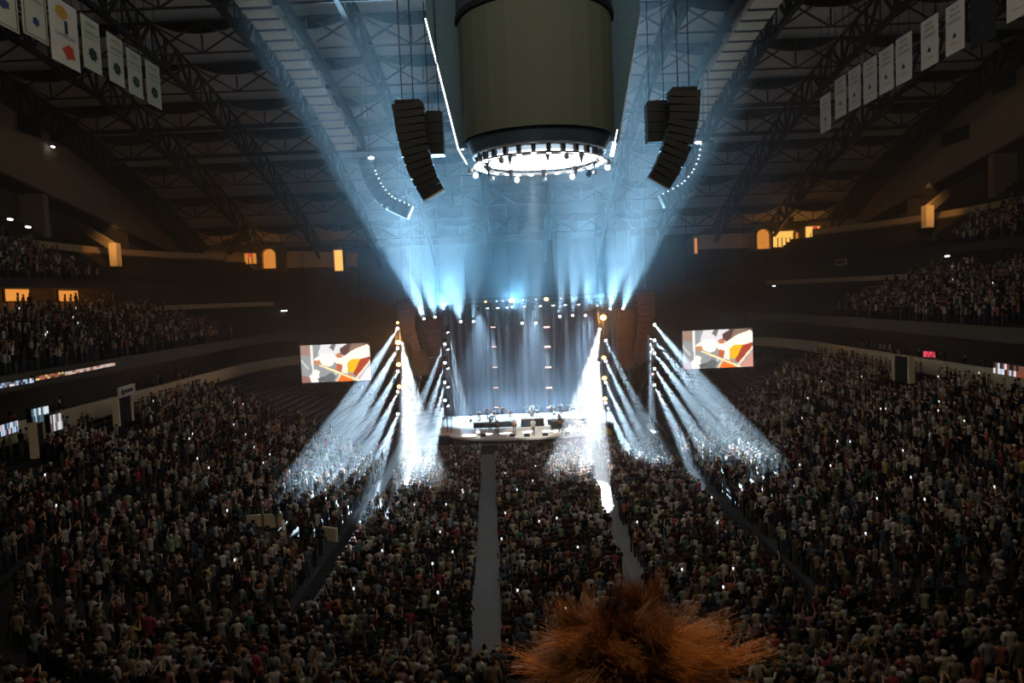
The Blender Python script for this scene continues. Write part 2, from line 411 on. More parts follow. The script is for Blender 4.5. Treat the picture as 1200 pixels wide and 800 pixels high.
for y in XT:
    t = thing('cross_truss', None, None, (AX, y, zroof(y)), kind='structure'); z = zroof(y) - .3; xs = RIBX
    for a, b in zip(xs[:-1], xs[1:]):
        D = 2.7; m = (a + b) / 2
        k_ = .40 if y in (82, 89) else .15; member('top_chord', (a, y, z), (b, y, z), .14, t); member('bottom_chord', (a, y, z - D), (b, y, z - D), k_, t)
        member('brace', (a, y, z - D), (m, y, z), .16, t); member('brace', (m, y, z), (b, y, z - D), .16, t)
        member('brace', (a, y, z), (m, y, z - D), .14, t); member('brace', (m, y, z - D), (b, y, z), .14, t); member('post', (m, y, z - D), (m, y, z), .13, t)
# pale segmented ducts that follow the roof on both sides
for sg, pxs, nm in ((-1, ((318, 0), (340, 38), (365, 75), (388, 108), (415, 145)), 'from the west roof edge'), (1, ((885, 0), (868, 28), (848, 58), (830, 85), (816, 104)), '')):
    x = AX + sg * 19.6
    t = thing('roof_duct', 'long pale segmented duct under the roof %s' % ('on the side of the gold-and-red banner' if sg < 0 else 'on the side of the black banner'), 'duct', (x, 52, zroof(52) - 3))
    yy = [52 + 1.9 * k for k in range(20)]
    for a, b in zip(yy[:-1], yy[1:]):
        za, zb = zroof(a) - 3.4, zroof(b) - 3.4
        MB().poly([(x - 1.15, a, za), (x + 1.15, a, za), (x + 1.15, b - .25, zb), (x - 1.15, b - .25, zb), (x - 1.15, a, za + .7), (x + 1.15, a, za + .7), (x + 1.15, b - .25, zb + .7), (x - 1.15, b - .25, zb + .7)],
                  [(0, 3, 2, 1), (4, 5, 6, 7), (0, 1, 5, 4), (2, 3, 7, 6), (0, 4, 7, 3), (1, 2, 6, 5)]).build('duct_section', M['duct'], t)
    for y in yy[1:-1]: MB().box((x, y - .12, zroof(y) - 3.42), (2.34, .22, .16)).build('joint_collar', M['steel'], t)
    rail = MB(); rail.tube([(x + sg * -2.1, y, zroof(y) - 3.2) for y in yy], .45, 6)
    rail.build('dark_service_pipe', M['steel'], t)
# columns: bundles of struts at the two far corners and the brown piers behind them
for nm, foot, tips in (('left', (268, 296), ((205, 175), (236, 205), (262, 190), (300, 195), (385, 165), (345, 185))), ('right', (925, 258), ((860, 150), (905, 165), (935, 150), (965, 150), (990, 165), (820, 140)))):
    f = at(*foot, 119); t = thing('roof_column', 'bundle of dark steel struts carrying the roof, %s' % ('beside the arched amber doorway' if nm == 'left' else 'above the amber windows with the red light'), 'column', f)
    for i, tp in enumerate(tips):
        d_ = 116 - 5 * (i % 3); q = at(*tp, d_)
        member('strut', f, q, .75 if i > 3 else .5, t)
        r_ = at((foot[0] + tp[0]) / 2, (foot[1] + tp[1]) / 2, 117); member('tie', r_, at(*tips[(i + 1) % len(tips)], d_), .22, t)
def slab(name, pts, d, th, m, parent=None):
    P = [at(x, y, d) for x, y in pts]; n = len(P)
    V = [(p.x, p.y, p.z) for p in P] + [(p.x, p.y + th, p.z) for p in P]
    b = MB(); b.poly(V, [tuple(range(n)), tuple(range(2 * n - 1, n - 1, -1))] + [(i, n + i, n + (i + 1) % n, (i + 1) % n) for i in range(n)])
    return b.build(name, m, parent)
for pts in (((226, 236), (262, 262), (262, 320), (250, 320), (250, 296)), ((280, 296), (292, 280), (318, 277), (336, 300), (336, 318), (276, 318)), ((972, 205), (948, 262), (946, 300), (962, 300)), ((886, 262), (916, 252), (932, 262), (932, 292), (884, 292))):
    slab('wall_corner_pier', pts, 121, .8, M['tan'])['kind'] = 'structure'
# far parapets and the grey wall over them
for pts in (((238, 293), (300, 296), (300, 318), (238, 322)), ((336, 294), (418, 296), (418, 312), (336, 314)), ((812, 276), (884, 272), (884, 290), (812, 292)), ((948, 258), (1004, 256), (1004, 290), (948, 292))):
    slab('wall_far_parapet', pts, 120, .5, M['cream'])['kind'] = 'structure'
for pts in (((312, 250), (390, 246), (384, 272), (300, 276)), ((60, 195), (200, 236), (236, 262), (120, 262))):
    pass
# black seating voids above the parapets
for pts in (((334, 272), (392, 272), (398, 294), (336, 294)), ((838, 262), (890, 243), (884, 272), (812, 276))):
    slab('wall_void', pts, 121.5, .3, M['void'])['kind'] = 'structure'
# ------------------------------------------------------------------ centre-hung scoreboard wrapped in drape, with its ring light
cS = at(628, 86, 50); cx, cyy = cS.x, 50.0
zt, zm, zb_, zr = at(628, 29, 50).z, at(628, 29, 50).z, at(628, 146, 45).z, at(628, 188, 50).z
t = thing('scoreboard', 'grey draped centre-hung scoreboard hanging over the arena with slanted dark fins', 'scoreboard', (cx, cyy, zb_))
prof = 48
b = MB(); V = []
for z in (zb_, zt):
    for k in range(prof): a = 2 * PI * k / prof; r = 4.95 + (.014 if k % 2 else -.014); V.append((cx + r * math.cos(a), cyy + r * math.sin(a), z))
b.poly(V, [(k, (k + 1) % prof, prof + (k + 1) % prof, prof + k) for k in range(prof)]); b.build('drape', M['drape'], t)
MB().lathe((cx, cyy, zt + .05), [(5.15, 0), (5.15, .35)], 40).build('top_rail', M['steel'], t)
MB().lathe((cx, cyy, zt + .4), [(5.05, 0), (5.05, 6.2)], 40).build('upper_housing', M['navy'], t)
MB().lathe((cx, cyy, zr + .42), [(4.35, 0), (4.5, .3), (4.7, zb_ - zr - .44)], 40).build('lower_housing', M['navy'], t)
for k in range(3):
    a = k * PI / 2 + R(2); ux, uy = math.cos(a), math.sin(a); px_, py_ = -uy * .12, ux * .12
    pts = []
    for (r, z) in ((4.9, zb_ - .3), (5.2, zb_ - .3), (6.95, zt + .6), (6.95, zt + 6), (4.9, zt + 6)):
        pts.append((cx + ux * r + px_, cyy + uy * r + py_, z)); pts.append((cx + ux * r - px_, cyy + uy * r - py_, z))
    f = MB().poly(pts, [(0, 2, 4, 6, 8), (1, 9, 7, 5, 3), (0, 1, 3, 2), (2, 3, 5, 4), (4, 5, 7, 6), (6, 7, 9, 8), (8, 9, 1, 0)]).build('corner_fin', M['fin'], t)
    e0 = Vector((cx + ux * 4.75, cyy + uy * 4.75, zb_ - 1.3)); e1 = Vector((cx + ux * 7.02, cyy + uy * 7.02, zt + .6))
    em = Vector((cx + ux * 5.28, cyy + uy * 5.28, zb_ - .3)); MB().tube([e0, em, e1], .04 if k == 0 else .045, 5).build('edge_tube', M['led'] if k == 2 else M['alu'], f)
    if k == 0: MB().tube([e0.lerp(e1, .02), e0.lerp(e1, .2)], .14, 6).build('edge_light', M['led'], f)
    if k == 2: MB().tube([e0.lerp(e1, .1), e0.lerp(e1, .24)], .09, 6).build('edge_light', M['led'], f)
for k in range(8):
    a = 2 * PI * k / 8 + .2; MB().tube([(cx + 4 * math.cos(a), cyy + 4 * math.sin(a), zt + 6.4), (cx + 4 * math.cos(a), cyy + 4 * math.sin(a), zroof(50))], .04, 4).build('hanging_cable', M['steel'], t)
t = thing('ring_light_truss', 'round lighting truss with a glaring white oval under the draped scoreboard', 'light', (cx, cyy, zr))
for r, z in ((4.35, .35), (4.35, -.25), (3.75, .35), (3.75, -.25)):
    MB().tube([(cx + r * math.cos(2 * PI * k / 40), cyy + r * math.sin(2 * PI * k / 40), zr + z) for k in range(41)], .06, 5).build('truss_tube', M['alu'], t)
MB().lathe((cx, cyy, zr - .05), [(3.7, 0), (3.7, .1)], 40).build('lit_panel', M['oval'], t)
for k in range(28):
    a = 2 * PI * k / 28 + .1; ux, uy = math.cos(a), math.sin(a); r = 4.05
    h = MB(); h.box((cx + r * ux, cyy + r * uy, zr + .05), (.26, .26, .5), Matrix.Rotation(a, 3, 'Z'))
    h = h.build('ring_lamp_head', M['grille'], t)
    MB().lathe((cx + (r + .05) * ux, cyy + (r + .05) * uy, zr - .33), [(.13, 0), (.17, .13)], 8).build('lens', M['lens'] if k % 3 else M['led'], h)
    if k % 2 == 0:
        MB().lathe((cx + (r + .5) * ux, cyy + (r + .5) * uy, zr - .75), [(.05, 0), (.17, .08), (.17, .3), (.05, .4)], 8).build('side_lamp', M['led'] if k % 4 == 0 else M['alu'], t)
    if 9 < (k * 360 / 28) % 180 < 170 and k % 3 == 0:
        MB().lathe((cx + 3.6 * ux, cyy + 3.6 * uy, zr - .75), [(.02, 0), (.2, .7)], 6).build('hanging_cone', M['grille'], t)
for k in range(6):
    a = 2 * PI * k / 6 + .3; MB().bar((cx + 4.1 * math.cos(a), cyy + 4.1 * math.sin(a), zr + .3), (cx + 4.1 * math.cos(a), cyy + 4.1 * math.sin(a), zr + .5), .07).build('drop_rod', M['steel'], t)

# ------------------------------------------------------------------ hanging loudspeaker arrays
def line_array(name, label, pts, d, w_px, n, m, cat='loudspeaker', group=None, dots=None, endm=None, flip=1, depth=1.0):
    P = [at(x, y, d) for x, y in pts]; L = [0]
    for a, b_ in zip(P[:-1], P[1:]): L.append(L[-1] + (b_ - a).length)
    t = thing(name, label, cat, P[0], group); k_ = d / F
    def on(s):
        for i in range(len(P) - 1):
            if s <= L[i + 1] or i == len(P) - 2:
                u = (s - L[i]) / (L[i + 1] - L[i]); return P[i].lerp(P[i + 1], u), (P[i + 1] - P[i]).normalized()
    W0, W1 = w_px[0] * k_, w_px[1] * k_
    for i in range(n):
        s0, s1 = L[-1] * i / n, L[-1] * (i + .96) / n; a, da = on(s0); b_, db = on(s1)
        w = W0 + (W1 - W0) * (i + .5) / n; h = (b_ - a).length; dr = (b_ - a).normalized()
        ang = math.atan2(dr.x, -dr.z); rot = Matrix.Rotation(-ang, 3, 'Y'); c = (a + b_) / 2
        cb = MB(); hx = w / 2
        pr = [(-hx, -h / 2), (hx, -h / 2 * .8), (hx, h / 2 * .8), (-hx, h / 2)]
        if flip < 0: pr = [(-x, z) for x, z in pr]
        V = [c + rot @ Vector((x, y, z)) for y in (-depth / 2, depth / 2) for x, z in pr]
        cb.poly(V, [(0, 1, 2, 3), (7, 6, 5, 4), (0, 4, 5, 1), (1, 5, 6, 2), (2, 6, 7, 3), (3, 7, 4, 0)])
        last = i == n - 1 and endm
        o = cb.build('cabinet', M[m], t)
        if last:
            V = [c + rot @ Vector((x, y, -h / 2 - .02)) for y in (-depth / 2, depth / 2) for x in (-hx, hx)]
            V += [v + rot @ Vector((0, 0, -.10)) for v in V]
            MB().poly(V, [(0, 1, 3, 2), (4, 6, 7, 5), (0, 4, 5, 1), (2, 3, 7, 6), (0, 2, 6, 4), (1, 5, 7, 3)]).build('bottom_plate', M[endm], t)
        if dots and i % 1 == 0 and i >= dots[0]:
            p = c + rot @ Vector((dots[1] * w * .46, -depth / 2 - .03, 0)); MB().box(p, (.10, .05, .07)).build('status_light', M['led'], t)
    MB().box(P[0] + Vector((0, 0, .12)), (W0 * .8, depth * .8, .16)).build('rigging_frame', M['steel'], t)
    for sx in (-.3, .3):
        p = P[0] + Vector((sx * W0 * .6, 0, .15)); MB().tube([p, (p.x, p.y, max(p.z + 1, zroof(d) - 3))], .035, 4).build('hoist_chain', M['steel'], t)
    return t
def box_stack(name, label, x0, x1, y0, y1, d, n, m, cat='loudspeaker', depth=1.0, cab='cabinet'):
    a = at(x0, (y0 + y1) / 2, d); b_ = at(x1, (y0 + y1) / 2, d); xa, xb = a.x, b_.x; xm = (x0 + x1) / 2
    z1, z0 = at(xm, y0, d).z, at(xm, y1, d).z; t = thing(name, label, cat, ((xa + xb) / 2, d, z0))
    for i in range(n):
        h = (z1 - z0) / n; MB().bb(xa, xb, d - depth / 2, d + depth / 2, z0 + i * h + .02, z0 + (i + 1) * h - .02).build(cab, M[m], t)
    MB().bb(xa + .1, xb - .1, d - .3, d + .3, z1, z1 + .12).build('rigging_frame', M['steel'], t)
    for x in (xa + .25, xb - .25): MB().tube([(x, d, z1 + .1), (x, d, max(z1 + 1, zroof(d) - 3))], .03, 4).build('hoist_chain', M['steel'], t)
    return t
line_array('line_array', 'black curved speaker column hung nearest the bright-edged scoreboard fin', [(478, 122), (483, 160), (489, 185), (498, 210), (509, 229)], 48, (36, 27), 13, 'grille', endm='white', flip=1)
line_array('line_array', 'black curved speaker column in front of the pale duct, black-banner side', [(801, 107), (800, 140), (794, 168), (784, 192), (771, 215)], 48, (36, 28), 13, 'grille', endm='grey', flip=-1)
box_stack('subwoofer_array', 'square black subwoofer stack hung behind the speaker column on the gold-banner side', 499, 520, 133, 183, 49.5, 4, 'grille')
box_stack('subwoofer_array', 'square black subwoofer stack hung beside the speaker column near the black-banner duct', 757, 783, 121, 168, 49.5, 4, 'grille')
line_array('outer_line_array', 'dark blue hook-shaped speaker column with a white lamp on top, gold-banner side', [(430, 188), (434, 206), (443, 224), (456, 238), (480, 249)], 70, (17, 16), 14, 'navy', endm='white', dots=(2, 1), flip=1)
line_array('outer_line_array', 'dark blue hook-shaped speaker column edged with small lights, black-banner side', [(828, 168), (825, 188), (817, 206), (803, 222), (776, 236)], 70, (17, 16), 14, 'navy', endm='white', dots=(0, -1), flip=-1)
for x, y, lb in ((435, 185, 'bright white lamp on top of the hook-shaped speakers, gold-banner side'), (818, 167, 'bright white lamp on top of the hook-shaped speakers, black-banner side')):
    p = at(x, y, 69); t = thing('work_lamp', lb, 'lamp', p); MB().lathe(p, [(.1, -.1), (.3, 0), (.1, .1)], 8).build('lens', M['lens'], t); MB().box(p + Vector((0, .25, 0)), (.2, .3, .15)).build('housing', M['grille'], t)

# ------------------------------------------------------------------ championship banners hung in two rows, broadside to the hall
def banner(pix, X, label, m, deco, cols):
    """pix: four photo pixels tl, tr, br, bl on the plane X"""
    a, b_, c_, d_ = [onx(*p, X) for p in pix]
    ya, yb = (a.y + d_.y) / 2, (b_.y + c_.y) / 2; z1, z0 = max(a.z, b_.z) * .5 + min(a.z, b_.z) * .5, (c_.z + d_.z) / 2
    sg = 1 if X < 0 else -1                                   # the printed side looks into the hall
    t = thing('banner', label, 'banner', (X, (ya + yb) / 2, z0), 'championship banners under the roof')
    W = yb - ya; H = z1 - z0
    def Q(u0, u1, v0, v1, off=.03):
        x = X + sg * off; return [(x, ya + W * u, z0 + H * v) for u, v in ((u0, v0), (u1, v0), (u1, v1), (u0, v1))]
    MB().bb(X - .02, X + .02, min(ya, yb), max(ya, yb), z0, z1).build('cloth', M[m], t)
    MB().tube([(X, ya, z1 + .03), (X, yb, z1 + .03)], .06, 5).build('top_pole', M['steel'], t)
    for u in (.15, .85):
        y = ya + W * u; MB().tube([(X, y, z1), (X, y, max(z1 + .6, zroof(y) - .6))], .03, 4).build('hanging_cable', M['steel'], t)
    k = 0
    for mm, items in deco:
        bq = MB()
        for it in items:
            if it[0] == 'r': bq.poly(Q(*it[1:]), [(0, 1, 2, 3)])
            else:
                _, u, v, ru, rv, n, jag = it; x = X + sg * .035
                pts = [(x, ya + W * (u + ru * (1 - jag * (i % 2)) * math.cos(2 * PI * i / n + PI / 2)), z0 + H * (v + rv * (1 - jag * (i % 2)) * math.sin(2 * PI * i / n + PI / 2))) for i in range(n)]
                bq.poly(pts, [tuple(range(n))])
        bq.build('printed_emblem' if items[0][0] == 'p' else 'printed_lines', M[mm], t)
    def text(s, u, v, size):
        cu = bpy.data.curves.new('lettering', 'FONT'); cu.body = s; cu.size = size * H; cu.align_x = 'CENTER'; cu.align_y = 'CENTER'
        cu.materials.append(M[cols]); tmp = bpy.data.objects.new('lettering', cu); C.objects.link(tmp); dg = bpy.context.evaluated_depsgraph_get()
        tm = bpy.data.meshes.new_from_object(tmp.evaluated_get(dg)); bpy.data.objects.remove(tmp)
        o = bpy.data.objects.new('lettering', tm); C.objects.link(o); o.parent = t
        o.rotation_euler = (PI / 2, 0, PI / 2 * sg); o.scale = (min(1.0, abs(W) * .82 / (len(s) * size * H * .62)), 1, 1)
        o.location = Vector((X + sg * .04, ya + W * u, z0 + H * v)) - t.location
    return text
border = lambda a=.06, c_=.015: [('r', a, 1 - a, .035, .035 + c_), ('r', a, 1 - a, .96 - c_, .96), ('r', a, a + .03, .035, .96), ('r', 1 - a - .03, 1 - a, .035, .96)]
def star(u, v, s): return ('p', u, v, s, s * .45, 10, .55)
XB = -26.5
tx = banner(((-14, -42), (20, -24), (20, 38), (-14, 22)), XB, 'white banner with a navy emblem, cut by the picture edge beside the green-edged banner', 'offwhite', [('ink', border()), ('blue', [('p', .45, .42, .28, .11, 12, .25)])], 'ink')
tx = banner(((24, -28), (54, -8), (55, 52), (26, 38)), XB, 'pale banner with dark border and small navy emblem beside the gold-and-red one', 'offwhite', [('ink', border()), ('blue', [('p', .52, .32, .16, .10, 12, .3)])], 'ink')
tx('DIVISION', .5, .83, .10); tx('CHAMPIONS', .5, .70, .08)
tx = banner(((57, -8), (88, 9), (95, 86), (60, 68)), XB, 'large white banner with gold ball trophy, word CHAMPIONS and red emblem', 'white', [('gold', [('p', .42, .80, .22, .10, 16, 0)]), ('green', [('r', .50, .62, .50, .70)]), ('red', [('p', .60, .22, .26, .13, 9, .3)])], 'ink')
tx('CHAMPIONS', .5, .45, .09)
for i, q in enumerate((((95, 16), (115, 27), (120, 90), (98, 77)), ((125, 36), (143, 48), (146, 104), (128, 93)), ((148, 54), (165, 66), (168, 118), (151, 107)), ((170, 68), (187, 80), (189, 130), (173, 119)))):
    tx = banner(q, XB, 'white banner with dark green ringed emblem, %s of the four after the gold-and-red one' % ORD[i + 1], 'offwhite', [('ink', [('r', .1, .9, .60, .61)]), ('green', [('p', .52, .32, .27, .135, 14, .2)]), ('offwhite', [('p', .52, .32, .07, .05, 8, .3)])], 'green')
    tx('DIVISION', .5, .86, .085); tx('CHAMPIONS', .5, .70, .085)
XB2 = 29.5
for i, q in enumerate((((961, 114), (973, 109), (974, 151), (962, 157)), ((978, 93), (991, 88), (992, 134), (979, 140)), ((994, 83), (1008, 76), (1009, 124), (995, 131)), ((1011, 73), (1026, 66), (1029, 115), (1013, 122)), ((1030, 61), (1046, 52), (1048, 103), (1031, 112)), ((1049, 46), (1068, 37), (1069, 92), (1051, 101)), ((1078, 27), (1099, 15), (1100, 72), (1081, 83)), ((1107, 10), (1129, -3), (1131, 55), (1110, 67)))):
    q = [q[1], q[0], q[3], q[2]]
    tx = banner(q, XB2, 'white banner with three text lines and dark bull emblem, %s of eight from the stage' % ORD[i + 1], 'white', [('ink', [('p', .5, .34, .13, .07, 6, .4)]), ('gold', [('r', .28, .72, .175, .195)])], 'ink')
    tx('DALLAS', .5, .88, .085); tx('DIVISION', .5, .76, .085); tx('CHAMPIONS', .5, .63, .085)
q = [(1166, -25), (1136, -5), (1138, 62), (1168, 40)]
tx = banner(q, XB2, 'black banner between the white banners with faint grey print', 'black_banner', [('steel', [('p', .5, .3, .15, .10, 8, .3)])], 'grey')
q = [(1215, -40), (1179, -30), (1181, 28), (1217, 8)]
tx = banner(q, XB2, 'white banner with dark brown emblem beyond the black one, cut by the picture edge', 'white', [('red', [('p', .5, .52, .2, .10, 7, .3)]), ('gold', [('r', .2, .8, .2, .22)])], 'ink')

# ------------------------------------------------------------------ stage deck
SY0, SZ = 80.0, 1.5
t = thing('stage', 'wide white-topped concert stage with black skirt in front of the floor crowd', 'stage', (1.9, 88, 0))
fx = [(-9.0, 84.5), (-6.6, 82.3), (-4.5, 80.8), (-1, 80.1), (2, 80.0), (5, 80.1), (7.6, 80.8), (9.6, 82.4), (11.8, 84.5), (11.8, 97), (-9.0, 97)]
n = len(fx)
MB().poly([(x, y, SZ) for x, y in fx] + [(x, y, SZ - .18) for x, y in fx], [tuple(range(n)), tuple(range(2 * n - 1, n - 1, -1))] + [(i, n + i, n + (i + 1) % n, (i + 1) % n) for i in range(n)]).build('deck', M['stagefl'], t)
MB().poly([(x, y + .06, SZ - .18) for x, y in fx] + [(x, y + .06, 0) for x, y in fx], [(i, n + i, n + (i + 1) % n, (i + 1) % n) for i in range(n)]).build('skirt', M['blackcloth'], t)
for (x, y) in ((-7.5, 84.2), (10.3, 84.4)):
    for k in range(5): MB().bb(x - .6, x + .6, y - 1.2 - .28 * (4 - k), y - 1.2 - .28 * (3 - k), 0, .3 * (k + 1)).build('step', M['blackcloth'], t)
t = thing('side_ramp', 'slanted white runway beside the stage, on the side of the taller screen beams', 'ramp', at(540, 512, 84))
a = [at(543, 506, 86), at(549, 506, 85), at(569, 524, 80.6), at(556, 522, 80.8)]
MB().poly([(p.x, p.y, 1.52) for p in a] + [(p.x, p.y, 1.3) for p in a], [(0, 1, 2, 3), (7, 6, 5, 4)] + [(i, 4 + i, 4 + (i + 1) % 4, (i + 1) % 4) for i in range(4)]).build('ramp_top', M['stagefl'], t)
MB().poly([(p.x, p.y, 1.3) for p in a] + [(p.x, p.y, 0) for p in a], [(i, 4 + i, 4 + (i + 1) % 4, (i + 1) % 4) for i in range(4)]).build('ramp_skirt', M['blackcloth'], t)
# risers behind the front line
def riser(x0, x1, y0, y1, z, label):
    t = thing('riser', label, 'platform', ((x0 + x1) / 2, y0, SZ)); MB().bb(x0, x1, y0, y1, SZ + z - .1, SZ + z).build('riser_top', M['stagefl'], t)
    MB().bb(x0 + .05, x1 - .05, y0 + .05, y1 - .05, SZ, SZ + z - .1).build('riser_skirt', M['blackcloth'], t)
riser(0.6, 3.4, 87, 90, 1.0, 'low drum platform at the centre of the stage behind the singer')
riser(-5.0, 0.2, 87.5, 90.5, .7, 'long low platform under the string players beside the drums')
riser(3.8, 8.6, 87.5, 90.5, .7, 'long low platform behind the dark keyboard desk')
# backdrop
t = thing('backdrop', 'tall grey-blue cloth backdrop hanging behind the band', 'curtain', (2, 97.5, SZ))
N = 120; V = []
for z in (SZ, 16.0):
    for i in range(N + 1): x = -9.5 + 23 * i / N; V.append((x, 97.6 + .14 * math.sin(i * 1.3), z))
MB().poly(V, [(i, i + 1, N + 2 + i, N + 1 + i) for i in range(N)]).build('curtain_cloth', M['backcloth'], t)
MB().tube([(-9.6, 97.6, 16), (13.6, 97.6, 16)], .08, 6).build('curtain_rail', M['steel'], t)
# speaker and monitor stacks on the floor beside the stage
for (x0, x1, y0, y1, nx, nz, lb) in ((505, 526, 512, 545, 2, 2, 'black cabinets stacked at the stage corner under the chevron beams'), (707, 745, 496, 534, 3, 3, 'wide black cabinet stack at the stage corner beside the yellow flag')):
    p0 = at(x0, y1, 82); p1 = at(x1, y0, 82); w = (p1.x - p0.x) / nx; h = p1.z / nz
    t = thing('speaker_stack', lb, 'loudspeaker', ((p0.x + p1.x) / 2, 82, 0))
    for i in range(nx):
        for k in range(nz):
            o = MB().bb(p0.x + i * w + .02, p0.x + (i + 1) * w - .02, 82, 83.2, k * h + .01, (k + 1) * h - .01).build('cabinet', M['grille'], t)
            MB().bb(p0.x + i * w + .1, p0.x + (i + 1) * w - .1, 81.97, 82, k * h + .1, (k + 1) * h - .1).build('grille_cloth', M['brown' if x0 > 600 else 'purple'], o)

# ------------------------------------------------------------------ side hangs beside the stage (main speakers, dark panels)
line_array('main_line_array', 'dark bell-shaped hang of main speakers, on the side of the pale scrim panel', [(478, 352), (477, 372), (480, 388), (487, 402), (492, 412)], 87.5, (26, 7), 12, 'purple', flip=1, depth=1.6)
line_array('main_line_array', 'brown curved hang of main speakers beside the tall brown cabinets', [(754, 342), (757, 362), (756, 385), (752, 405), (745, 425)], 87.5, (22, 10), 12, 'brown', flip=-1, depth=1.6)
box_stack('scrim_panel', 'pale grey hanging panel between the bell-shaped speakers and the purple cabinets', 482, 501, 372, 440, 89.5, 1, 'grey', 'panel', .1, 'cloth_panel')
box_stack('subwoofer_array', 'tall dark purple cabinets hung left of the string of chevron lamps', 501, 518, 374, 440, 88.5, 6, 'purple')
box_stack('subwoofer_array', 'tall brown cabinets hung beside the blazing white lamp tower', 723, 741, 361, 431, 88.5, 6, 'brown')
box_stack('scrim_panel', 'brown hanging panel beyond the tall brown cabinets', 741, 757, 361, 425, 89.5, 1, 'brown', 'panel', .1, 'cloth_panel')

# ------------------------------------------------------------------ lamps that throw the beams
BEAM = 1.0
nb = [0]
def beam_head(pos, target, ang, power, label, col=(.62, .84, 1.0), rad=.12, parent=None, group=None, blend=.35, size=1.0, m='lens'):
    """a moving-head lamp: yoke, head, lens and its own spot light"""
    pos = Vector(pos); target = Vector(target); d = (target - pos).normalized(); q = d.to_track_quat('-Z', 'Y'); rot = q.to_matrix()
    t = thing('moving_head_lamp', label, 'stage lamp', pos, group) if parent is None else None
    par = t or parent; s = size
    b = MB(); bb_ = len(b.v)
    prof = [(.13, .34), (.19, .2), (.19, -.05), (.15, -.12)]
    V = []
    for r, z in prof:
        for k in range(8): V.append(pos + rot @ Vector((r * s * math.cos(PI * k / 4), r * s * math.sin(PI * k / 4), z * s)))
    b.poly(V, [(i * 8 + k, i * 8 + (k + 1) % 8, (i + 1) * 8 + (k + 1) % 8, (i + 1) * 8 + k) for i in range(3) for k in range(8)] + [tuple(range(7, -1, -1))])
    head = b.build('head', M['grille'], par)
    V = [pos + rot @ Vector((.15 * s * math.cos(PI * k / 4), .15 * s * math.sin(PI * k / 4), -.12 * s)) for k in range(8)]
    MB().poly(V, [tuple(range(8))]).build('lens', M[m], head)
    if parent is None:
        side_ = rot @ Vector((1, 0, 0)); y_ = MB()
        for sg in (-1, 1): y_.bar(pos + side_ * .24 * s * sg, pos + side_ * .24 * s * sg + Vector((0, 0, .42 * s)), .05)
        y_.bar(pos - side_ * .26 * s + Vector((0, 0, .42 * s)), pos + side_ * .26 * s + Vector((0, 0, .42 * s)), .07)
        y_.build('yoke', M['grille'], par); MB().box(pos + Vector((0, 0, .52 * s)), (.34 * s, .34 * s, .16 * s)).build('base', M['grille'], par)
    if power:
        l = bpy.data.lights.new('beam', 'SPOT'); l.energy = power * BEAM; l.spot_size = R(ang); l.spot_blend = blend; l.shadow_soft_size = rad; l.color = col
        o = bpy.data.objects.new('beam', l); C.objects.link(o); o.location = pos + d * .2 * s; o.rotation_euler = q.to_euler()
    return t
def glow_lamp(pos, label, power, m='amber', col=(1, .45, .15), r=.22, group=None):
    t = thing('blinder_lamp', label, 'stage lamp', pos, group)
    MB().lathe(Vector(pos) + Vector((0, 0, 0)), [(r * .4, -r * .8), (r, -r * .3), (r, r * .3), (r * .4, r * .8)], 10).build('lens', M[m], t)
    MB().box(Vector(pos) + Vector((0, r + .12, 0)), (r * 2.2, .2, r * 2.2)).build('housing', M['grille'], t)
    if power > 1000:
        power *= .5; l = bpy.data.lights.new('glow', 'POINT'); l.energy = power * BEAM; l.color = col; l.shadow_soft_size = r
        o = bpy.data.objects.new('glow', l); C.objects.link(o); o.location = Vector(pos) + Vector((0, -r - .3, 0))
    return t
def truss_run(name, label, p, q, w=.45, bays=None, m='alu', cat='truss', kind=None):
    p = Vector(p); q = Vector(q); t = thing(name, label, cat, p); d = (q - p); L = d.length; d.normalize()
    up = Vector((0, 0, 1)) if abs(d.z) < .9 else Vector((0, 1, 0)); a = d.cross(up).normalized() * w / 2; c = a.normalized().cross(d) * w / 2
    bays = bays or max(2, int(L / 1.0)); cor = [a + c, a - c, -a - c, -a + c]
    for v in cor: MB().tube([p + v, q + v], .035, 5).build('chord', M[m], t)
    for i in range(bays):
        b_ = MB(); x0 = p + d * (L * i / bays); x1 = p + d * (L * (i + 1) / bays)
        for k in range(4): b_.bar(x0 + cor[k], x1 + cor[(k + 1) % 4], .03)
        for k in range(4): b_.bar(x0 + cor[k], x0 + cor[(k + 1) % 4], .03)
        b_.build('lacing', M[m], t)
    return t
# lamp towers
TD = 85.5
towers = [('A', 469, 383, 508, 'amber-glowing outer tower under the bell-shaped speakers'), ('B', 524, 374, 505, 'chevron tower between the purple cabinets and the stage'),
          ('C', 706, 366, 505, 'blazing white tower beside the tall brown cabinets'), ('D', 764, 392, 518, 'slim outer tower nearest the screen on the brown-speaker side')]
for k_, x, y0, y1, lb in towers:
    p = at(x, y1, TD); q = at(x, y0, TD); q.x = p.x = (p.x + q.x) / 2; p.z = 0
    truss_run('lamp_tower', 'upright truss of the ' + lb, p, q, .5)
def tower_beams(x, d, ys, targets, ang, power, who, col=(.62, .84, 1.0), glow=None):
    n = len(ys)
    for i, (y, tg) in enumerate(zip(ys, targets)):
        p = at(x, y, d)
        beam_head(p + Vector((0, -.4, 0)), tg, ang if not isinstance(ang, (list, tuple)) else ang[i], power if not isinstance(power, (list, tuple)) else power[i],
                  'beam lamp pointing %s, %s from the top of the %s' % (who[0], ORD[i + 1], who[1]), col)
UPZ = Vector((0, 0, .6))
tower_beams(467, TD, (384, 407, 434, 458, 484), [hit(*p) for p in ((350, 566), (375, 566), (398, 560), (420, 553), (443, 545))], (5, 5, 4.6, 4.4, 4.2), [1150e3 * g for g in (1, 1.1, .7, .8, .9)], ('to the floor seats', 'amber-glowing outer tower'))
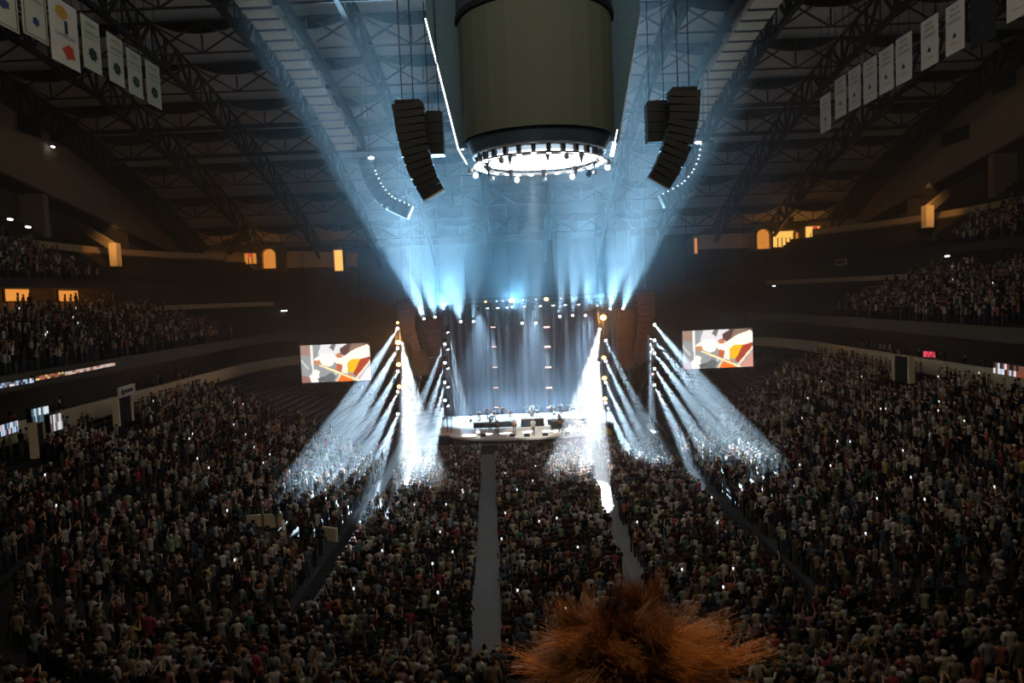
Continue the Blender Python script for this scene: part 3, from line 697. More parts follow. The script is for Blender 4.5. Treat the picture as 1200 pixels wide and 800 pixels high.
tower_beams(522, TD, (402, 424, 447, 468), [hit(*p) for p in ((455, 565), (475, 570), (490, 565), (500, 555))], 4, [1000e3 * g for g in (.8, .9, 1, 1.2)], ('away from the band', 'chevron tower'))
tower_beams(525, TD, (388, 408, 430, 452, 474), [at(*p, 83) for p in ((552, 505), (551, 507), (549, 509), (548, 510), (546, 512))], 4, 1000e3, ('to the stage edge', 'chevron tower'))
tower_beams(709, TD, (398, 422, 447, 471), [hit(*p) for p in ((782, 545), (768, 545), (752, 540), (738, 534))], 4.4, [1100e3 * g for g in (.5, .8, 1, 1)], ('to the floor seats', 'blazing white tower'))
tower_beams(766, TD, (380, 398, 413, 431, 450), [hit(*p) for p in ((900, 542), (880, 536), (856, 532), (832, 534), (812, 545))], (5, 4.8, 4.6, 4.4, 4), [1100e3 * g for g in (.8, .8, .8, .8, .8)], ('to the side seats', 'slim outer tower'))
beam_head(at(763, 396, TD - .3), at(766, 528, 82), 8, 1500e3, 'lamp at the top of the slim outer tower pointing straight down')
beam_head(at(471, 402, TD - .3), hit(494, 560), 12, 900e3, 'brightest wide lamp near the top of the amber-glowing outer tower', (.85, .93, 1))
beam_head(at(475, 440, TD - .3), hit(482, 545), 9, 800e3, 'second wide white lamp down the amber-glowing outer tower', (.85, .93, 1))
beam_head(at(703, 385, TD - .3), hit(668, 548), 12, 900e3, 'brightest wide lamp near the top of the blazing white tower', (.9, .95, 1))
beam_head(at(701, 425, TD - .3), hit(697, 552), 9, 900e3, 'second wide white lamp down the blazing white tower', (.9, .95, 1))
for i, y in enumerate((378, 401, 427, 453)): glow_lamp(at(466 + .6 * i, y, TD - .9), 'amber blinder, %s from the top of the amber-glowing outer tower' % ORD[i + 1], (150, 1400, 1000, 900)[i], r=(.14, .3, .26, .24)[i])
for i, y in enumerate((372, 419, 443, 467)): glow_lamp(at(707 + .6 * i, y, TD - .9), 'amber blinder, %s from the top of the blazing white tower' % ORD[i + 1], (1600, 900, 1000, 900)[i], r=(.34, .24, .26, .24)[i])
for i, y in enumerate((410, 438)): glow_lamp(at(765, y, TD - .9), 'small pink lamp, %s from the top of the slim outer tower' % ORD[i + 1], 120, 'pink', (1, .6, .55), .14)
for x, lb in ((583, 'slim strobe column at the centre of the backdrop'), (645, 'slim strobe column nearer the white lamp tower')):
    d = 91; p = at(x, 500, d); p.z = SZ; q = at(x - 1, 366, d); q.x = p.x; t = truss_run('strobe_column', lb, p, q, .3, 16)
    for y in (383, 406, 430, 454, 477):
        c = at(x, y, d - .3); c.x = p.x
        MB().box(c + Vector((0, 0, 0)), (.75, .16, .26)).build('strobe_housing', M['grille'], t); MB().box(c + Vector((0, -.1, 0)), (.6 if x < 600 else .75, .05, .12 if x < 600 else .2)).build('strobe_lens', M['pink'], t)
# beams up from the stage floor
for i, (x, y, tx_, ty_, an, pw) in enumerate(((552, 500, 538, 375, 7, 1.1), (577, 494, 566, 372, 6, 1.1), (584, 494, 580, 372, 5, 1.2), (598, 492, 597, 372, 5, .8), (622, 490, 620, 372, 5, .4),
        (650, 494, 652, 372, 4, .7), (661, 494, 664, 370, 6, 1.4), (672, 494, 678, 370, 7, 2.6), (684, 494, 690, 370, 8, 3.2), (693, 497, 700, 370, 8, 2.4))):
    d = 93 if i % 2 else 91; p = at(x, y, d); p.z = SZ + .5
    beam_head(p, at(tx_, ty_, d - 1), an, 1300e3 * pw, 'floor lamp throwing a beam up the backdrop, %s along the back of the stage' % ORD[i + 1], (.42, .80, 1.0), size=1.1)
for i, (x, y) in enumerate(((560, 505), (668, 508), (684, 510), (698, 512))):
    p = at(x, y, 83); p.z = SZ + .35; beam_head(p, p + Vector((0, -6, 2.2)), 70, 0, 'low floor wash lamp facing the crowd, %s along the stage lip' % ORD[i + 1], (.85, .94, 1), .2, size=1.2)
# front truss with lamps
TZ = 86.0
pL, pR = at(530, 354, TZ), at(742, 345, TZ); pL.z = pR.z = (pL.z + pR.z) / 2
tr = truss_run('lighting_truss', 'long aluminium lighting truss spanning over the front of the stage', pL, pR, .5, 20, 'steel')
for x in (-5, 0, 5, 10): MB().tube([(x, TZ, pL.z + .2), (x, TZ, zroof(TZ) - 3)], .03, 4).build('hoist_chain', M['steel'], tr)
def tz(x): return at(x, 350, TZ).x
for i, (x, an, pw, tg) in enumerate(((571, 3.5, .6, (572, 480)), (583, 3, .7, (588, 470)), (594, 3.5, .8, (594, 480)), (614, 5, .7, (618, 490)), (633, 4, .5, (640, 490)), (648, 3, .6, (650, 480)), (662, 5, .5, (668, 490)), (678, 5, .5, (682, 490)))):
    p = Vector((tz(x), TZ, pL.z - .75)); beam_head(p, at(*tg, 84), an, 500e3 * pw, 'lamp under the long front truss pointing down, %s along it' % ORD[i + 1])
for i, (x, pw) in enumerate(((569, 90), (599, 700), (640, 500), (589, 60), (613, 60), (657, 60), (628, 60), (582, 40))):
    p = Vector((tz(x), TZ - .5, pL.z - .1)); glow_lamp(p, 'amber lamp on the long front truss, %s along it' % ORD[(2, 5, 8, 4, 6, 9, 7, 3)[i] - 1], pw, 'amber' if pw > 80 else 'pink', (1, .4, .15), .24 if pw > 400 else .1)
for i, (x, y) in enumerate(((552, 390, ), (594, 380), (612, 379), (628, 379))):
    pass
# beams thrown up and out over the crowd: the lamps hang under short trusses
ups = [(497, 374, 0), (510, 372, 0), (478, 366, 0), (540, 377, 0), (555, 377, 0), (612, 379, 0), (628, 379, 0), (656, 371, 1), (671, 370, 1), (686, 370, 1), (715, 362, 1), (730, 362, 1)]
tgts = [(400, 90), (430, 40), (402, 190), (508, 215), (560, 160), (612, 120), (640, 120), (668, 140), (690, 90), (714, 60), (757, 120), (790, 150)]
pws = [1.3, 1.1, 1.2, .8, .35, .3, .35, .7, 1.0, 1.1, 1.3, .9]
angs = [16, 15, 15, 14, 8, 8, 8, 9, 11, 12, 15, 14]
for i, ((x, y, s_), tg, pw, an) in enumerate(zip(ups, tgts, pws, angs)):
    p = at(x, y, 87); q = at(*tg, 57)
    beam_head(p, q, an, 240e3 * pw, 'lamp throwing a wide blue beam up over the crowd, %s across from the bell-shaped speakers' % ordinal(i + 1), (.41, .73, 1.0), .25, size=.85)
for x0, x1, y, lb in ((484, 520, 364, 'short truss with lamps above the purple cabinets'), (652, 745, 359, 'short truss with lamps above the tall brown cabinets')):
    a, b_ = at(x0, y, 87), at(x1, y, 87); b_.z = a.z = (a.z + b_.z) / 2; t = truss_run('lighting_truss', lb, a, b_, .4, None, 'steel')
    for x in (a.x + .3, b_.x - .3): MB().tube([(x, 87, a.z), (x, 87, zroof(87) - 3)], .03, 4).build('hoist_chain', M['steel'], t)
# soft blue wash that fills the haze above the stage
for i, (x, y, tx_, ty_, an, pw) in enumerate(((520, 362, 480, 60, 46, .55), (600, 360, 600, 60, 50, .5), (700, 358, 735, 60, 46, .55))):
    p = at(x, y, 88); beam_head(p, at(tx_, ty_, 46), an, 200e3 * pw, 'wide blue wash lamp behind the front truss, %s of three across' % ORD[i + 1], (.22, .62, .95), .4, blend=1.0, size=.8, m='led')
for i, (x, tx_) in enumerate(((560, 575), (625, 625), (690, 675))):
    p = at(x, 362, 89); beam_head(p, at(tx_, 500, 93), 55, 90e3, 'blue wash lamp over the backdrop, %s of three across' % ORD[i + 1], (.45, .72, 1.0), .4, blend=1.0, size=1.2, m='led')
# key light on the band from the front
for i, (x, tg) in enumerate(((560, (590, 500)), (625, (625, 505)), (690, (665, 503)))):
    p = at(x, 205, 60); beam_head(p, at(*tg, 84), 12, 60e3 * (i == 1), 'front spotlight aimed at the band, %s of three hung before the stage' % ORD[i + 1], (1, .97, .9), .2)

# ------------------------------------------------------------------ the two video screens
def screen_picture(w, h):
    I = np.zeros((h, w, 3), np.float32); yy, xx = np.mgrid[0:h, 0:w]; u = (xx + .5) / w; v = (yy + .5) / h
    def fill(mask, c): I[mask] = c
    def poly(pts, c):
        inside = np.zeros_like(u, bool); n = len(pts); j = n - 1
        for i in range(n):
            xi, yi = pts[i]; xj, yj = pts[j]
            cnd = ((yi > v) != (yj > v)) & (u < (xj - xi) * (v - yi) / (yj - yi + 1e-9) + xi); inside ^= cnd; j = i
        fill(inside, c)
    def line(a, b_, wd, c):
        a = np.array(a); b_ = np.array(b_); d = b_ - a; t_ = np.clip(((u - a[0]) * d[0] + (v - a[1]) * d[1]) / (d @ d), 0, 1)
        fill(np.hypot((u - a[0] - t_ * d[0]) * 1.8, v - a[1] - t_ * d[1]) < wd, c)
    fill(u > -1, (.30, .32, .33)); poly([(0, 0), (.14, 0), (.14, .3), (0, .25)], (.34, .22, .18))
    poly([(.3, 0), (.7, 0), (.6, .35), (.4, .4), (.25, .25)], (.75, .74, .76)); poly([(.45, 0), (.52, 0), (.48, .18), (.42, .1)], (.15, .16, .17))
    poly([(.57, .12), (.68, 0), (1, 0), (1, .1), (.8, .15), (.66, .32), (.58, .28)], (.10, .05, .05)); poly([(.74, 0), (.95, 0), (.78, .2), (.68, .28)], (.25, .16, .12))
    poly([(.17, .4), (.3, .24), (.45, .25), (.5, .38), (.46, .55), (.38, .6), (.25, .5)], (1, .93, .85))
    poly([(.47, .38), (.6, .36), (.78, .15), (.97, .04), (1, .1), (1, .4), (.75, .42), (.66, .8), (.58, .75), (.6, .6), (.5, .5)], (1.1, 1.0, .8))
    poly([(.5, .28), (.58, .22), (.6, .36), (.52, .36)], (.55, .2, .1)); poly([(.17, .42), (.27, .4), (.3, .55), (.2, .52)], (.55, .25, .12))
    poly([(.67, .5), (.74, .41), (.86, .42), (.76, .78), (.66, .76)], (1.0, .48, .02)); poly([(.86, .42), (1, .36), (1, .5), (.8, .9), (.74, .82)], (.38, .06, .03))
    poly([(.52, .52), (.6, .55), (.58, .75), (.5, .7)], (.55, .12, .05)); poly([(.52, 1), (.6, .78), (.72, .85), (.74, 1)], (1.0, .18, .02)); poly([(.8, 1), (1, .6), (1, 1)], (.62, .30, .25))
    line((.79, .93), (1.02, .45), .03, (.95, .75, .6)); line((.28, .55), (.82, 1.0), .028, (1, .85, .5)); line((.28, .53), (.55, .72), .012, (.3, .22, .1)); line((.5, 1.0), (.56, .8), .02, (1, .7, .4))
    line((.38, 1.0), (.5, .78), .03, (.6, .62, .65)); line((.16, 0), (.17, 1), .03, (.8, .8, .78)); poly([(.3, .9), (.42, .75), (.5, .85), (.45, 1), (.33, 1)], (.13, .14, .15))
    poly([(.1, .85), (.2, .65), (.26, .7), (.24, 1), (.12, 1)], (.95, .9, .82)); poly([(0, .8), (.12, .85), (.13, 1), (0, 1)], (.3, .15, .13)); poly([(.22, .9), (.32, .85), (.33, .97), (.25, 1)], (.12, .12, .13))
    line((0, .4), (.1, .62), .03, (.55, .57, .58)); return I
def led_screen(x0, x1, y0, y1, d, label):
    a = at(x0, (y0[0] + y1[0]) / 2, d); b_ = at(x1, (y0[1] + y1[1]) / 2, d); cxx = (a.x + b_.x) / 2; W = b_.x - a.x
    zc = (a.z + b_.z) / 2; H = ((y1[0] - y0[0]) + (y1[1] - y0[1])) / 2 * d / F
    t = thing('video_screen', label, 'screen', (cxx, d, zc - H / 2), 'video screens beside the stage'); w, h = 84, 46; I = screen_picture(w, h)
    gx, gz = np.meshgrid(np.linspace(-W / 2, W / 2, w + 1), np.linspace(H / 2, -H / 2, h + 1)); V = np.stack([cxx + gx.ravel(), np.full(gx.size, d - .06), zc + gz.ravel()], 1)
    idx = np.arange((w + 1) * (h + 1)).reshape(h + 1, w + 1); Fq = np.stack([idx[:-1, :-1], idx[1:, :-1], idx[1:, 1:], idx[:-1, 1:]], -1).reshape(-1, 4)
    link_mesh('picture', np_mesh('picture', V, Fq, I.reshape(-1, 3)), M['screen'], t)
    MB().bb(cxx - W / 2 - .12, cxx + W / 2 + .12, d, d + .3, zc - H / 2 - .12, zc + H / 2 + .12).build('casing', M['grille'], t)
    for sx in (-.4, .4): MB().tube([(cxx + sx * W, d + .15, zc + H / 2), (cxx + sx * W, d + .15, zroof(d) - 3)], .03, 4).build('hoist_chain', M['steel'], t)
led_screen(353, 434, (404, 402), (448, 446), 88, 'video screen showing a close-up of a stringed instrument, on the side of the amber-glowing tower')
led_screen(800, 882, (387, 385), (432, 430), 88, 'video screen showing a close-up of a stringed instrument, beyond the slim outer tower')
# the haze itself fills the air in front of, around and over the stage
o = MB().bb(-50, 53, 50.5, 123.5, .05, 38.6).build('haze', hz); o['kind'] = 'stuff'; tag(o, 'thin haze in the air over the stage and floor', 'haze')
# ------------------------------------------------------------------ people
POSES = {   # (elbow, wrist) of the two arms; a hand's direction follows the forearm
    'arms down':      (((-.25, -.02, 1.17), (-.25, .06, .93)), ((.25, -.02, 1.17), (.25, .06, .93))),
    'hands clapping': (((-.25, .08, 1.18), (-.05, .30, 1.28)), ((.25, .08, 1.18), (.05, .30, 1.28))),
    'one arm raised': (((-.25, -.02, 1.17), (-.24, .08, .95)), ((.30, .05, 1.62), (.26, .10, 1.88))),
    'arms raised':    (((-.32, .04, 1.60), (-.25, .08, 1.86)), ((.31, .04, 1.61), (.24, .10, 1.88))),
    'holding hands up in front': (((-.23, .16, 1.30), (-.08, .30, 1.58)), ((.23, .16, 1.30), (.08, .30, 1.58))),
    'hands on hips':  (((-.36, -.08, 1.16), (-.20, .04, 1.02)), ((.36, -.08, 1.16), (.20, .04, 1.02))),
}
def skin_body(arms, seated=False, head_turn=0.0):
    """one continuous body grown over a joint skeleton; returns vertices (Vector list) and faces"""
    bm = bmesh.new(); V = {}; rad = []
    def v(n, p, r): V[n] = bm.verts.new(p); rad.append(r); return V[n]
    def e(a, b): bm.edges.new((V[a], V[b]))
    v('pelvis', (0, 0, .96), (.15, .115)); v('waist', (0, 0, 1.12), (.13, .10)); v('chest', (0, .01, 1.32), (.155, .115)); v('collar', (0, 0, 1.45), (.09, .075))
    v('neck', (0, .005, 1.53), (.052, .055)); v('jaw', (0, .02, 1.60), (.068, .085)); v('crown', (0, .012, 1.70), (.078, .095))
    for a, b in zip(('pelvis', 'waist', 'chest', 'collar', 'neck', 'jaw'), ('waist', 'chest', 'collar', 'neck', 'jaw', 'crown')): e(a, b)
    for i, (s, n) in enumerate(((-1, 'l'), (1, 'r'))):
        if seated:
            v('hip' + n, (s * .10, .02, .92), (.09, .09)); v('knee' + n, (s * .14, .44, .94), (.06, .06)); v('ankle' + n, (s * .13, .46, .52), (.045, .045)); v('toe' + n, (s * .14, .62, .48), (.04, .03))
        else:
            v('hip' + n, (s * .10, 0, .88), (.09, .095)); v('knee' + n, (s * .11, .02, .50), (.058, .062)); v('ankle' + n, (s * .115, -.02, .09), (.042, .045)); v('toe' + n, (s * .13, .15, .04), (.042, .032))
        e('pelvis', 'hip' + n); e('hip' + n, 'knee' + n); e('knee' + n, 'ankle' + n); e('ankle' + n, 'toe' + n)
        el, wr = Vector(arms[i][0]), Vector(arms[i][1]); d = (wr - el).normalized()
        v('sh' + n, (s * .19, 0, 1.42), (.058, .06)); v('el' + n, el, (.043, .043)); v('wr' + n, wr, (.027, .024)); v('palm' + n, wr + d * .08, (.042, .018))
        e('collar', 'sh' + n); e('sh' + n, 'el' + n); e('el' + n, 'wr' + n); e('wr' + n, 'palm' + n)
    me = bpy.data.meshes.new('skeleton'); bm.verts.index_update()
    idx = {k: x.index for k, x in V.items()}; bm.to_mesh(me); bm.free()
    o = bpy.data.objects.new('skeleton', me); C.objects.link(o); md = o.modifiers.new('s', 'SKIN'); md.use_smooth_shade = True
    for i, r in enumerate(rad): me.skin_vertices[0].data[i].radius = r
    me.skin_vertices[0].data[idx['pelvis']].use_root = True
    sb = o.modifiers.new('u', 'SUBSURF'); sb.levels = 1
    dg = bpy.context.evaluated_depsgraph_get(); ev = o.evaluated_get(dg); m2 = ev.to_mesh()
    vs = [x.co.copy() for x in m2.vertices]; fs = [tuple(p.vertices) for p in m2.polygons]; ns = [x.normal.copy() for x in m2.vertices]
    ev.to_mesh_clear(); bpy.data.objects.remove(o); bpy.data.meshes.remove(me)
    # five unequal, slightly bent fingers rooted inside each palm, nose, ears and chin
    def chain(pts, r):
        b = MB(); b.tube(pts, r, 5, r * .7); off = len(vs)
        for p in b.v: vs.append(Vector(p)); ns.append(Vector((0, 0, 0)))
        for f in b.f: fs.append(tuple(off + k for k in f))
    for i, s in enumerate((-1, 1)):
        el, wr = Vector(arms[i][0]), Vector(arms[i][1]); d = (wr - el).normalized(); side = d.cross(Vector((0, 1, 0))).normalized(); up = side.cross(d).normalized()
        for k, (off, L) in enumerate(((-.03, .062), (-.01, .075), (.01, .070), (.03, .055))):
            a = wr + d * .10 + side * off; chain([a, a + d * L * .5 + up * .004, a + d * L * .85 + up * .02], .0085)
        a = wr + d * .03 + side * .035 * s; chain([a, a + side * .03 * s + d * .03, a + side * .035 * s + d * .06 + up * .01], .010)
    chain([(0, .095, 1.67), (0, .125, 1.635), (0, .10, 1.625)], .012)
    for s in (-1, 1): chain([(s * .078, .015, 1.665), (s * .094, .0, 1.66), (s * .082, .01, 1.63)], .014)
    return vs, fs, ns
def body_parts(arms, seated=False):
    vs, fs, ns = skin_body(arms, seated); wr = [Vector(a[1]) for a in arms]; el = [Vector(a[0]) for a in arms]
    kind = []; shirt = []; hair = []
    for f in fs:
        c = sum((vs[i] for i in f), Vector()) / len(f)
        arm = min((c - e_).length for e_ in el) < .2 and abs(c.x) > .2 or min((c - w).length for w in wr) < .22
        if c.z > 1.56: k = 0
        elif arm and min((c - w).length for w in wr) < .20: k = 0
        elif seated and c.y > .2 and abs(c.x) < .25 and c.z < 1.05 and not arm: k = 2 if c.z < .56 else 1
        elif c.z < (.56 if seated else .11): k = 2
        elif c.z < .99 and not (arm and abs(c.x) > .2): k = 1
        else: k = 0
        kind.append(k)
        in_shirt = .93 < c.z < 1.50 and abs(c.x) < .2 or (abs(c.x) >= .17 and min((c - w).length for w in wr) > .20 and c.z > 1.0)
        if in_shirt and all(n.length > 0 for n in (ns[i] for i in f)): shirt.append(f)
        if c.z > 1.60 and (c.y < .045 or c.z > 1.735) and abs(c.x) < .105 and all(ns[i].length > 0 for i in f): hair.append(f)
    def shell(faces, t, name, m):
        used = sorted({i for f in faces for i in f}); mp = {i: k for k, i in enumerate(used)}
        me = bpy.data.meshes.new(name); me.from_pydata([tuple(vs[i] + ns[i] * t) for i in used], [], [tuple(mp[i] for i in f) for f in faces])
        me.polygons.foreach_set('use_smooth', [True] * len(me.polygons)); me.materials.append(m); me.update(); return me
    me = bpy.data.meshes.new('person'); me.from_pydata([tuple(v) for v in vs], [], fs)
    for m in (M['skin'], M['trousers'], M['ink']): me.materials.append(m)
    me.polygons.foreach_set('material_index', kind); me.polygons.foreach_set('use_smooth', [True] * len(fs))
    # eyes and mouth
    me.update()
    f = MB(); 
    for s in (-1, 1): f.box((s * .032, .098, 1.665), (.022, .012, .010))
    f.box((0, .10, 1.595), (.045, .012, .008)); fm = bpy.data.meshes.new('face'); fm.from_pydata(f.v, [], f.f); fm.materials.append(M['ink'])
    return me, shell(shirt, .014, 'shirt', M['shirt']), shell(hair, .022, 'hair', M['hair']), fm
BODY = {k: body_parts(v) for k, v in POSES.items()}
def make_person(name_label, loc, face, pose, shirt, hair, trousers, scale=1.0, group=None, parts=None, face_on=False):
    b, s, h, fm = parts or BODY[pose]
    o = bpy.data.objects.new('person', b); C.objects.link(o); o.location = loc; o.rotation_euler = (0, 0, face); o.scale = (scale,) * 3; o.color = (*trousers, 1)
    tag(o, name_label, 'person', group)
    for nm, me, col in (('shirt', s, shirt), ('hair', h, hair)):
        c = bpy.data.objects.new(nm, me); C.objects.link(c); c.parent = o; c.color = (*col, 1)
    if face_on: c = bpy.data.objects.new('face', fm); C.objects.link(c); c.parent = o
    return o
# colours: name, value, weight
SHIRTS = [('black', (.015, .015, .018), 20), ('charcoal', (.05, .05, .055), 12), ('navy', (.02, .03, .08), 9), ('brown', (.09, .05, .03), 8), ('dark green', (.03, .07, .04), 5), ('maroon', (.12, .02, .025), 6), ('denim blue', (.08, .13, .24), 6),
          ('olive', (.16, .16, .08), 5), ('grey', (.22, .22, .22), 7), ('tan', (.38, .28, .17), 6), ('teal', (.06, .22, .22), 2), ('pale blue', (.30, .40, .48), 5), ('white', (.68, .66, .60), 10), ('cream', (.60, .52, .36), 6), ('pink', (.55, .25, .24), 1),
          ('orange', (.55, .14, .03), 2), ('red', (.50, .03, .03), 2), ('yellow', (.62, .45, .06), 1), ('pale green', (.36, .46, .26), 3)]
HAIRS = [(.012, .009, .007), (.03, .018, .01), (.06, .033, .015), (.10, .055, .025), (.28, .17, .07), (.22, .2, .18), (.015, .012, .012), (.05, .02, .01), (.55, .5, .42)]
SKINS = [(.52, .31, .22), (.45, .26, .17), (.33, .18, .11), (.58, .38, .28), (.18, .09, .055)]
TROUS = [(.015, .018, .03), (.03, .035, .06), (.05, .05, .05), (.10, .09, .07), (.012, .012, .012)]
SHIRTS = [(n_, tuple(.72 * v + .28 * (.9 * c_[0] + .95 * c_[1] + .8 * c_[2]) / 3 + .08 * (c_[0] - v) * (k_ == 2) for k_, v in enumerate(c_)), w_) for n_, c_, w_ in SHIRTS]
SW = np.array([s[2] for s in SHIRTS], float); SW /= SW.sum()

# ---- where people stand: x, y, z, facing, zone, row, section, seat
spots = []
SC = (1.9, 86.0)
def aisle_x(y): return -1.8 - (y - 35) * .027
rows = [31.6 + .96 * i for i in range(50)]
for ri, y in enumerate(rows):
    if y > 78.2: continue
    lat = {}
    for side_ in (-1, 1):
        x = aisle_x(y) + side_ * 1.0; n = 0
        while X0 + .7 < x < X1 - .6:
            xr = 6.0 + (y - 35) * .045
            skip = abs(x - xr) < .62 or (X0 + 1.3 < x < X0 + 2.3 and y > 54) or abs(y - 57.2) < .6
            n += 1
            cor = max(0, 9 - RC)
            if not skip and sdist(x, y) < -.5 and rng.random() > .05:
                spots.append((x + rng.normal(0, .07), y + rng.normal(0, .09), 0.0, 'floor', ri, side_, n))
            x += side_ * .56
def bowl_rows(z0, rise, s0, depth, nrows, zone, ymax, occ, ymin=-20, spacing=.57, cross=None):
    for k in range(nrows):
        if cross and k in cross: continue
        s = s0 + depth * (k + .55); P = path(s, spacing); n = 0; sec = 0
        for (x, y, nx, ny) in P:
            a = math.atan2(ny, nx); ix, iy = x - s * nx, y - s * ny
            # stairs: fixed lines across the bowl
            if abs(nx) > .999 or abs(ny) > .999: u = (iy if abs(nx) > .999 else ix) / 9.0; gap = abs(u - round(u)) * 9.0 < .55
            else: u = (a % (PI / 2)) / R(22.5); gap = abs(u - round(u)) * R(22.5) * (9 + s) < .55
            if gap:
                if n: sec += 1
                n = 0; continue
            n += 1
            lim = ymax(x, s)
            if y > lim or y < ymin: continue
            o_ = occ * (1 if y < lim - 6 else (lim - y) / 6)
            if rng.random() > o_: continue
            spots.append((x + rng.normal(0, .06) - 0 * nx, y + rng.normal(0, .06), z0 + rise * k, zone, k, sec, n))
bowl_rows(LOWZ, RISE, 0, ROW, 24, 'lower', lambda x, s: (72 + .45 * s) if x < 0 else (76 + .6 * s), .93, cross=(13,))
bowl_rows(12.9, .36, 21.4, .87, 11, 'club', lambda x, s: 92 if x < 0 else 88, .85, 34)
bowl_rows(20.0, .47, CF + .3, .85, 9, 'upper', lambda x, s: 84, .75, 34)
bowl_rows(24.6, .60, UP + .4, .90, 8, 'top', lambda x, s: 82, .5, 34)
bowl_rows(TOPZ + .2, 0, 21.6, 1.5, 2, 'concourse', lambda x, s: 86, .35, 34, .9)
bowl_rows(17.2, 0, CF + .3, 1.2, 1, 'suite', lambda x, s: 90, .45, 34, .9)
# keep the portals, the low parapets and the lamp stands clear; keep what could come into view
Rm = np.array(CM.to_3x3()); 
def project(p):
    q = (np.asarray(p) - np.array([0, 0, CAM_H])) @ Rm; return 600 + F * q[..., 0] / -q[..., 2], 400 - F * q[..., 1] / -q[..., 2], -q[..., 2]
XYZ = np.array([(s[0], s[1], s[2]) for s in spots]); px_, py_, dz_ = project(XYZ + [0, 0, 1.5])
VOMS = [(hit(318, 608), 1.6), (hit(386, 620), 1.2)]
keep = (px_ > -130) & (px_ < 1330) & (py_ > -60) & (py_ < 900) & (dz_ > 8)
for v, r in VOMS: keep &= np.hypot(XYZ[:, 0] - v.x, XYZ[:, 1] - v.y) > r
for p in portals: keep &= ~((np.hypot(XYZ[:, 0] - p.x, XYZ[:, 1] - p.y) > 0) & (np.hypot(XYZ[:, 0] - p.x, XYZ[:, 1] - p.y) < 2.6) & (XYZ[:, 2] > TOPZ - 2) & (XYZ[:, 2] < TOPZ + 1))
for v in ((-12.7, 85), (-7.4, 85), (10, 85), (16, 85)): keep &= np.hypot(XYZ[:, 0] - v[0], XYZ[:, 1] - v[1]) > 1.0
spots = [s for s, k in zip(spots, keep) if k]; XYZ = XYZ[keep]; px_, py_, dz_ = px_[keep], py_[keep], dz_[keep]
N = len(spots)
face_to = np.arctan2(SC[1] - XYZ[:, 1], SC[0] - XYZ[:, 0]) - PI / 2 + rng.normal(0, .22, N)
pose_names = list(POSES); pose_i = rng.choice(6, N, p=[.50, .22, .06, .03, .10, .09])
sh_i = rng.choice(len(SHIRTS), N, p=SW); hair_i = rng.integers(0, len(HAIRS), N); skin_i = rng.choice(5, N, p=[.35, .22, .15, .2, .08]); tr_i = rng.integers(0, 5, N)
scl = np.clip(rng.normal(.99, .05, N), .86, 1.1)
# the three hundred that show largest are people of their own
infr = (px_ > 4) & (px_ < 1196) & (py_ < 788) & (py_ > 0) & ~((px_ > 606) & (px_ < 868) & (py_ > 700 + np.abs(px_ - 735) * .35))
order = np.argsort(np.where(infr, dz_, 1e9))[:300]; solo = np.zeros(N, bool); solo[order] = True
seen_lab = set()
for i in order:
    x, y, z, zone, row, sec, seat = spots[i]; pn = pose_names[pose_i[i]]; sn, sc_, _ = SHIRTS[sh_i[i]]
    pp = {'holding hands up in front': 'hands lifted', 'hands on hips': 'hands on hips', 'hands clapping': 'clapping'}.get(pn, pn)
    if zone == 'floor':
        lab = 'person in %s, %s, %s last floor row, %s %s of centre aisle' % (sn, pp, ordinal(row + 1), ordinal(seat), 'left' if sec < 0 else 'right')
    else:
        lab = 'person in %s, %s, stand row %s up, %s past %s stairs' % (sn, pp, ordinal(row + 1), ordinal(seat), ordinal(sec + 1))
    if lab in seen_lab: lab += ' again'
    seen_lab.add(lab)
    make_person(lab, (x, y, z), face_to[i], pn, sc_, HAIRS[hair_i[i]], TROUS[tr_i[i]], scl[i], 'people standing nearest the camera')
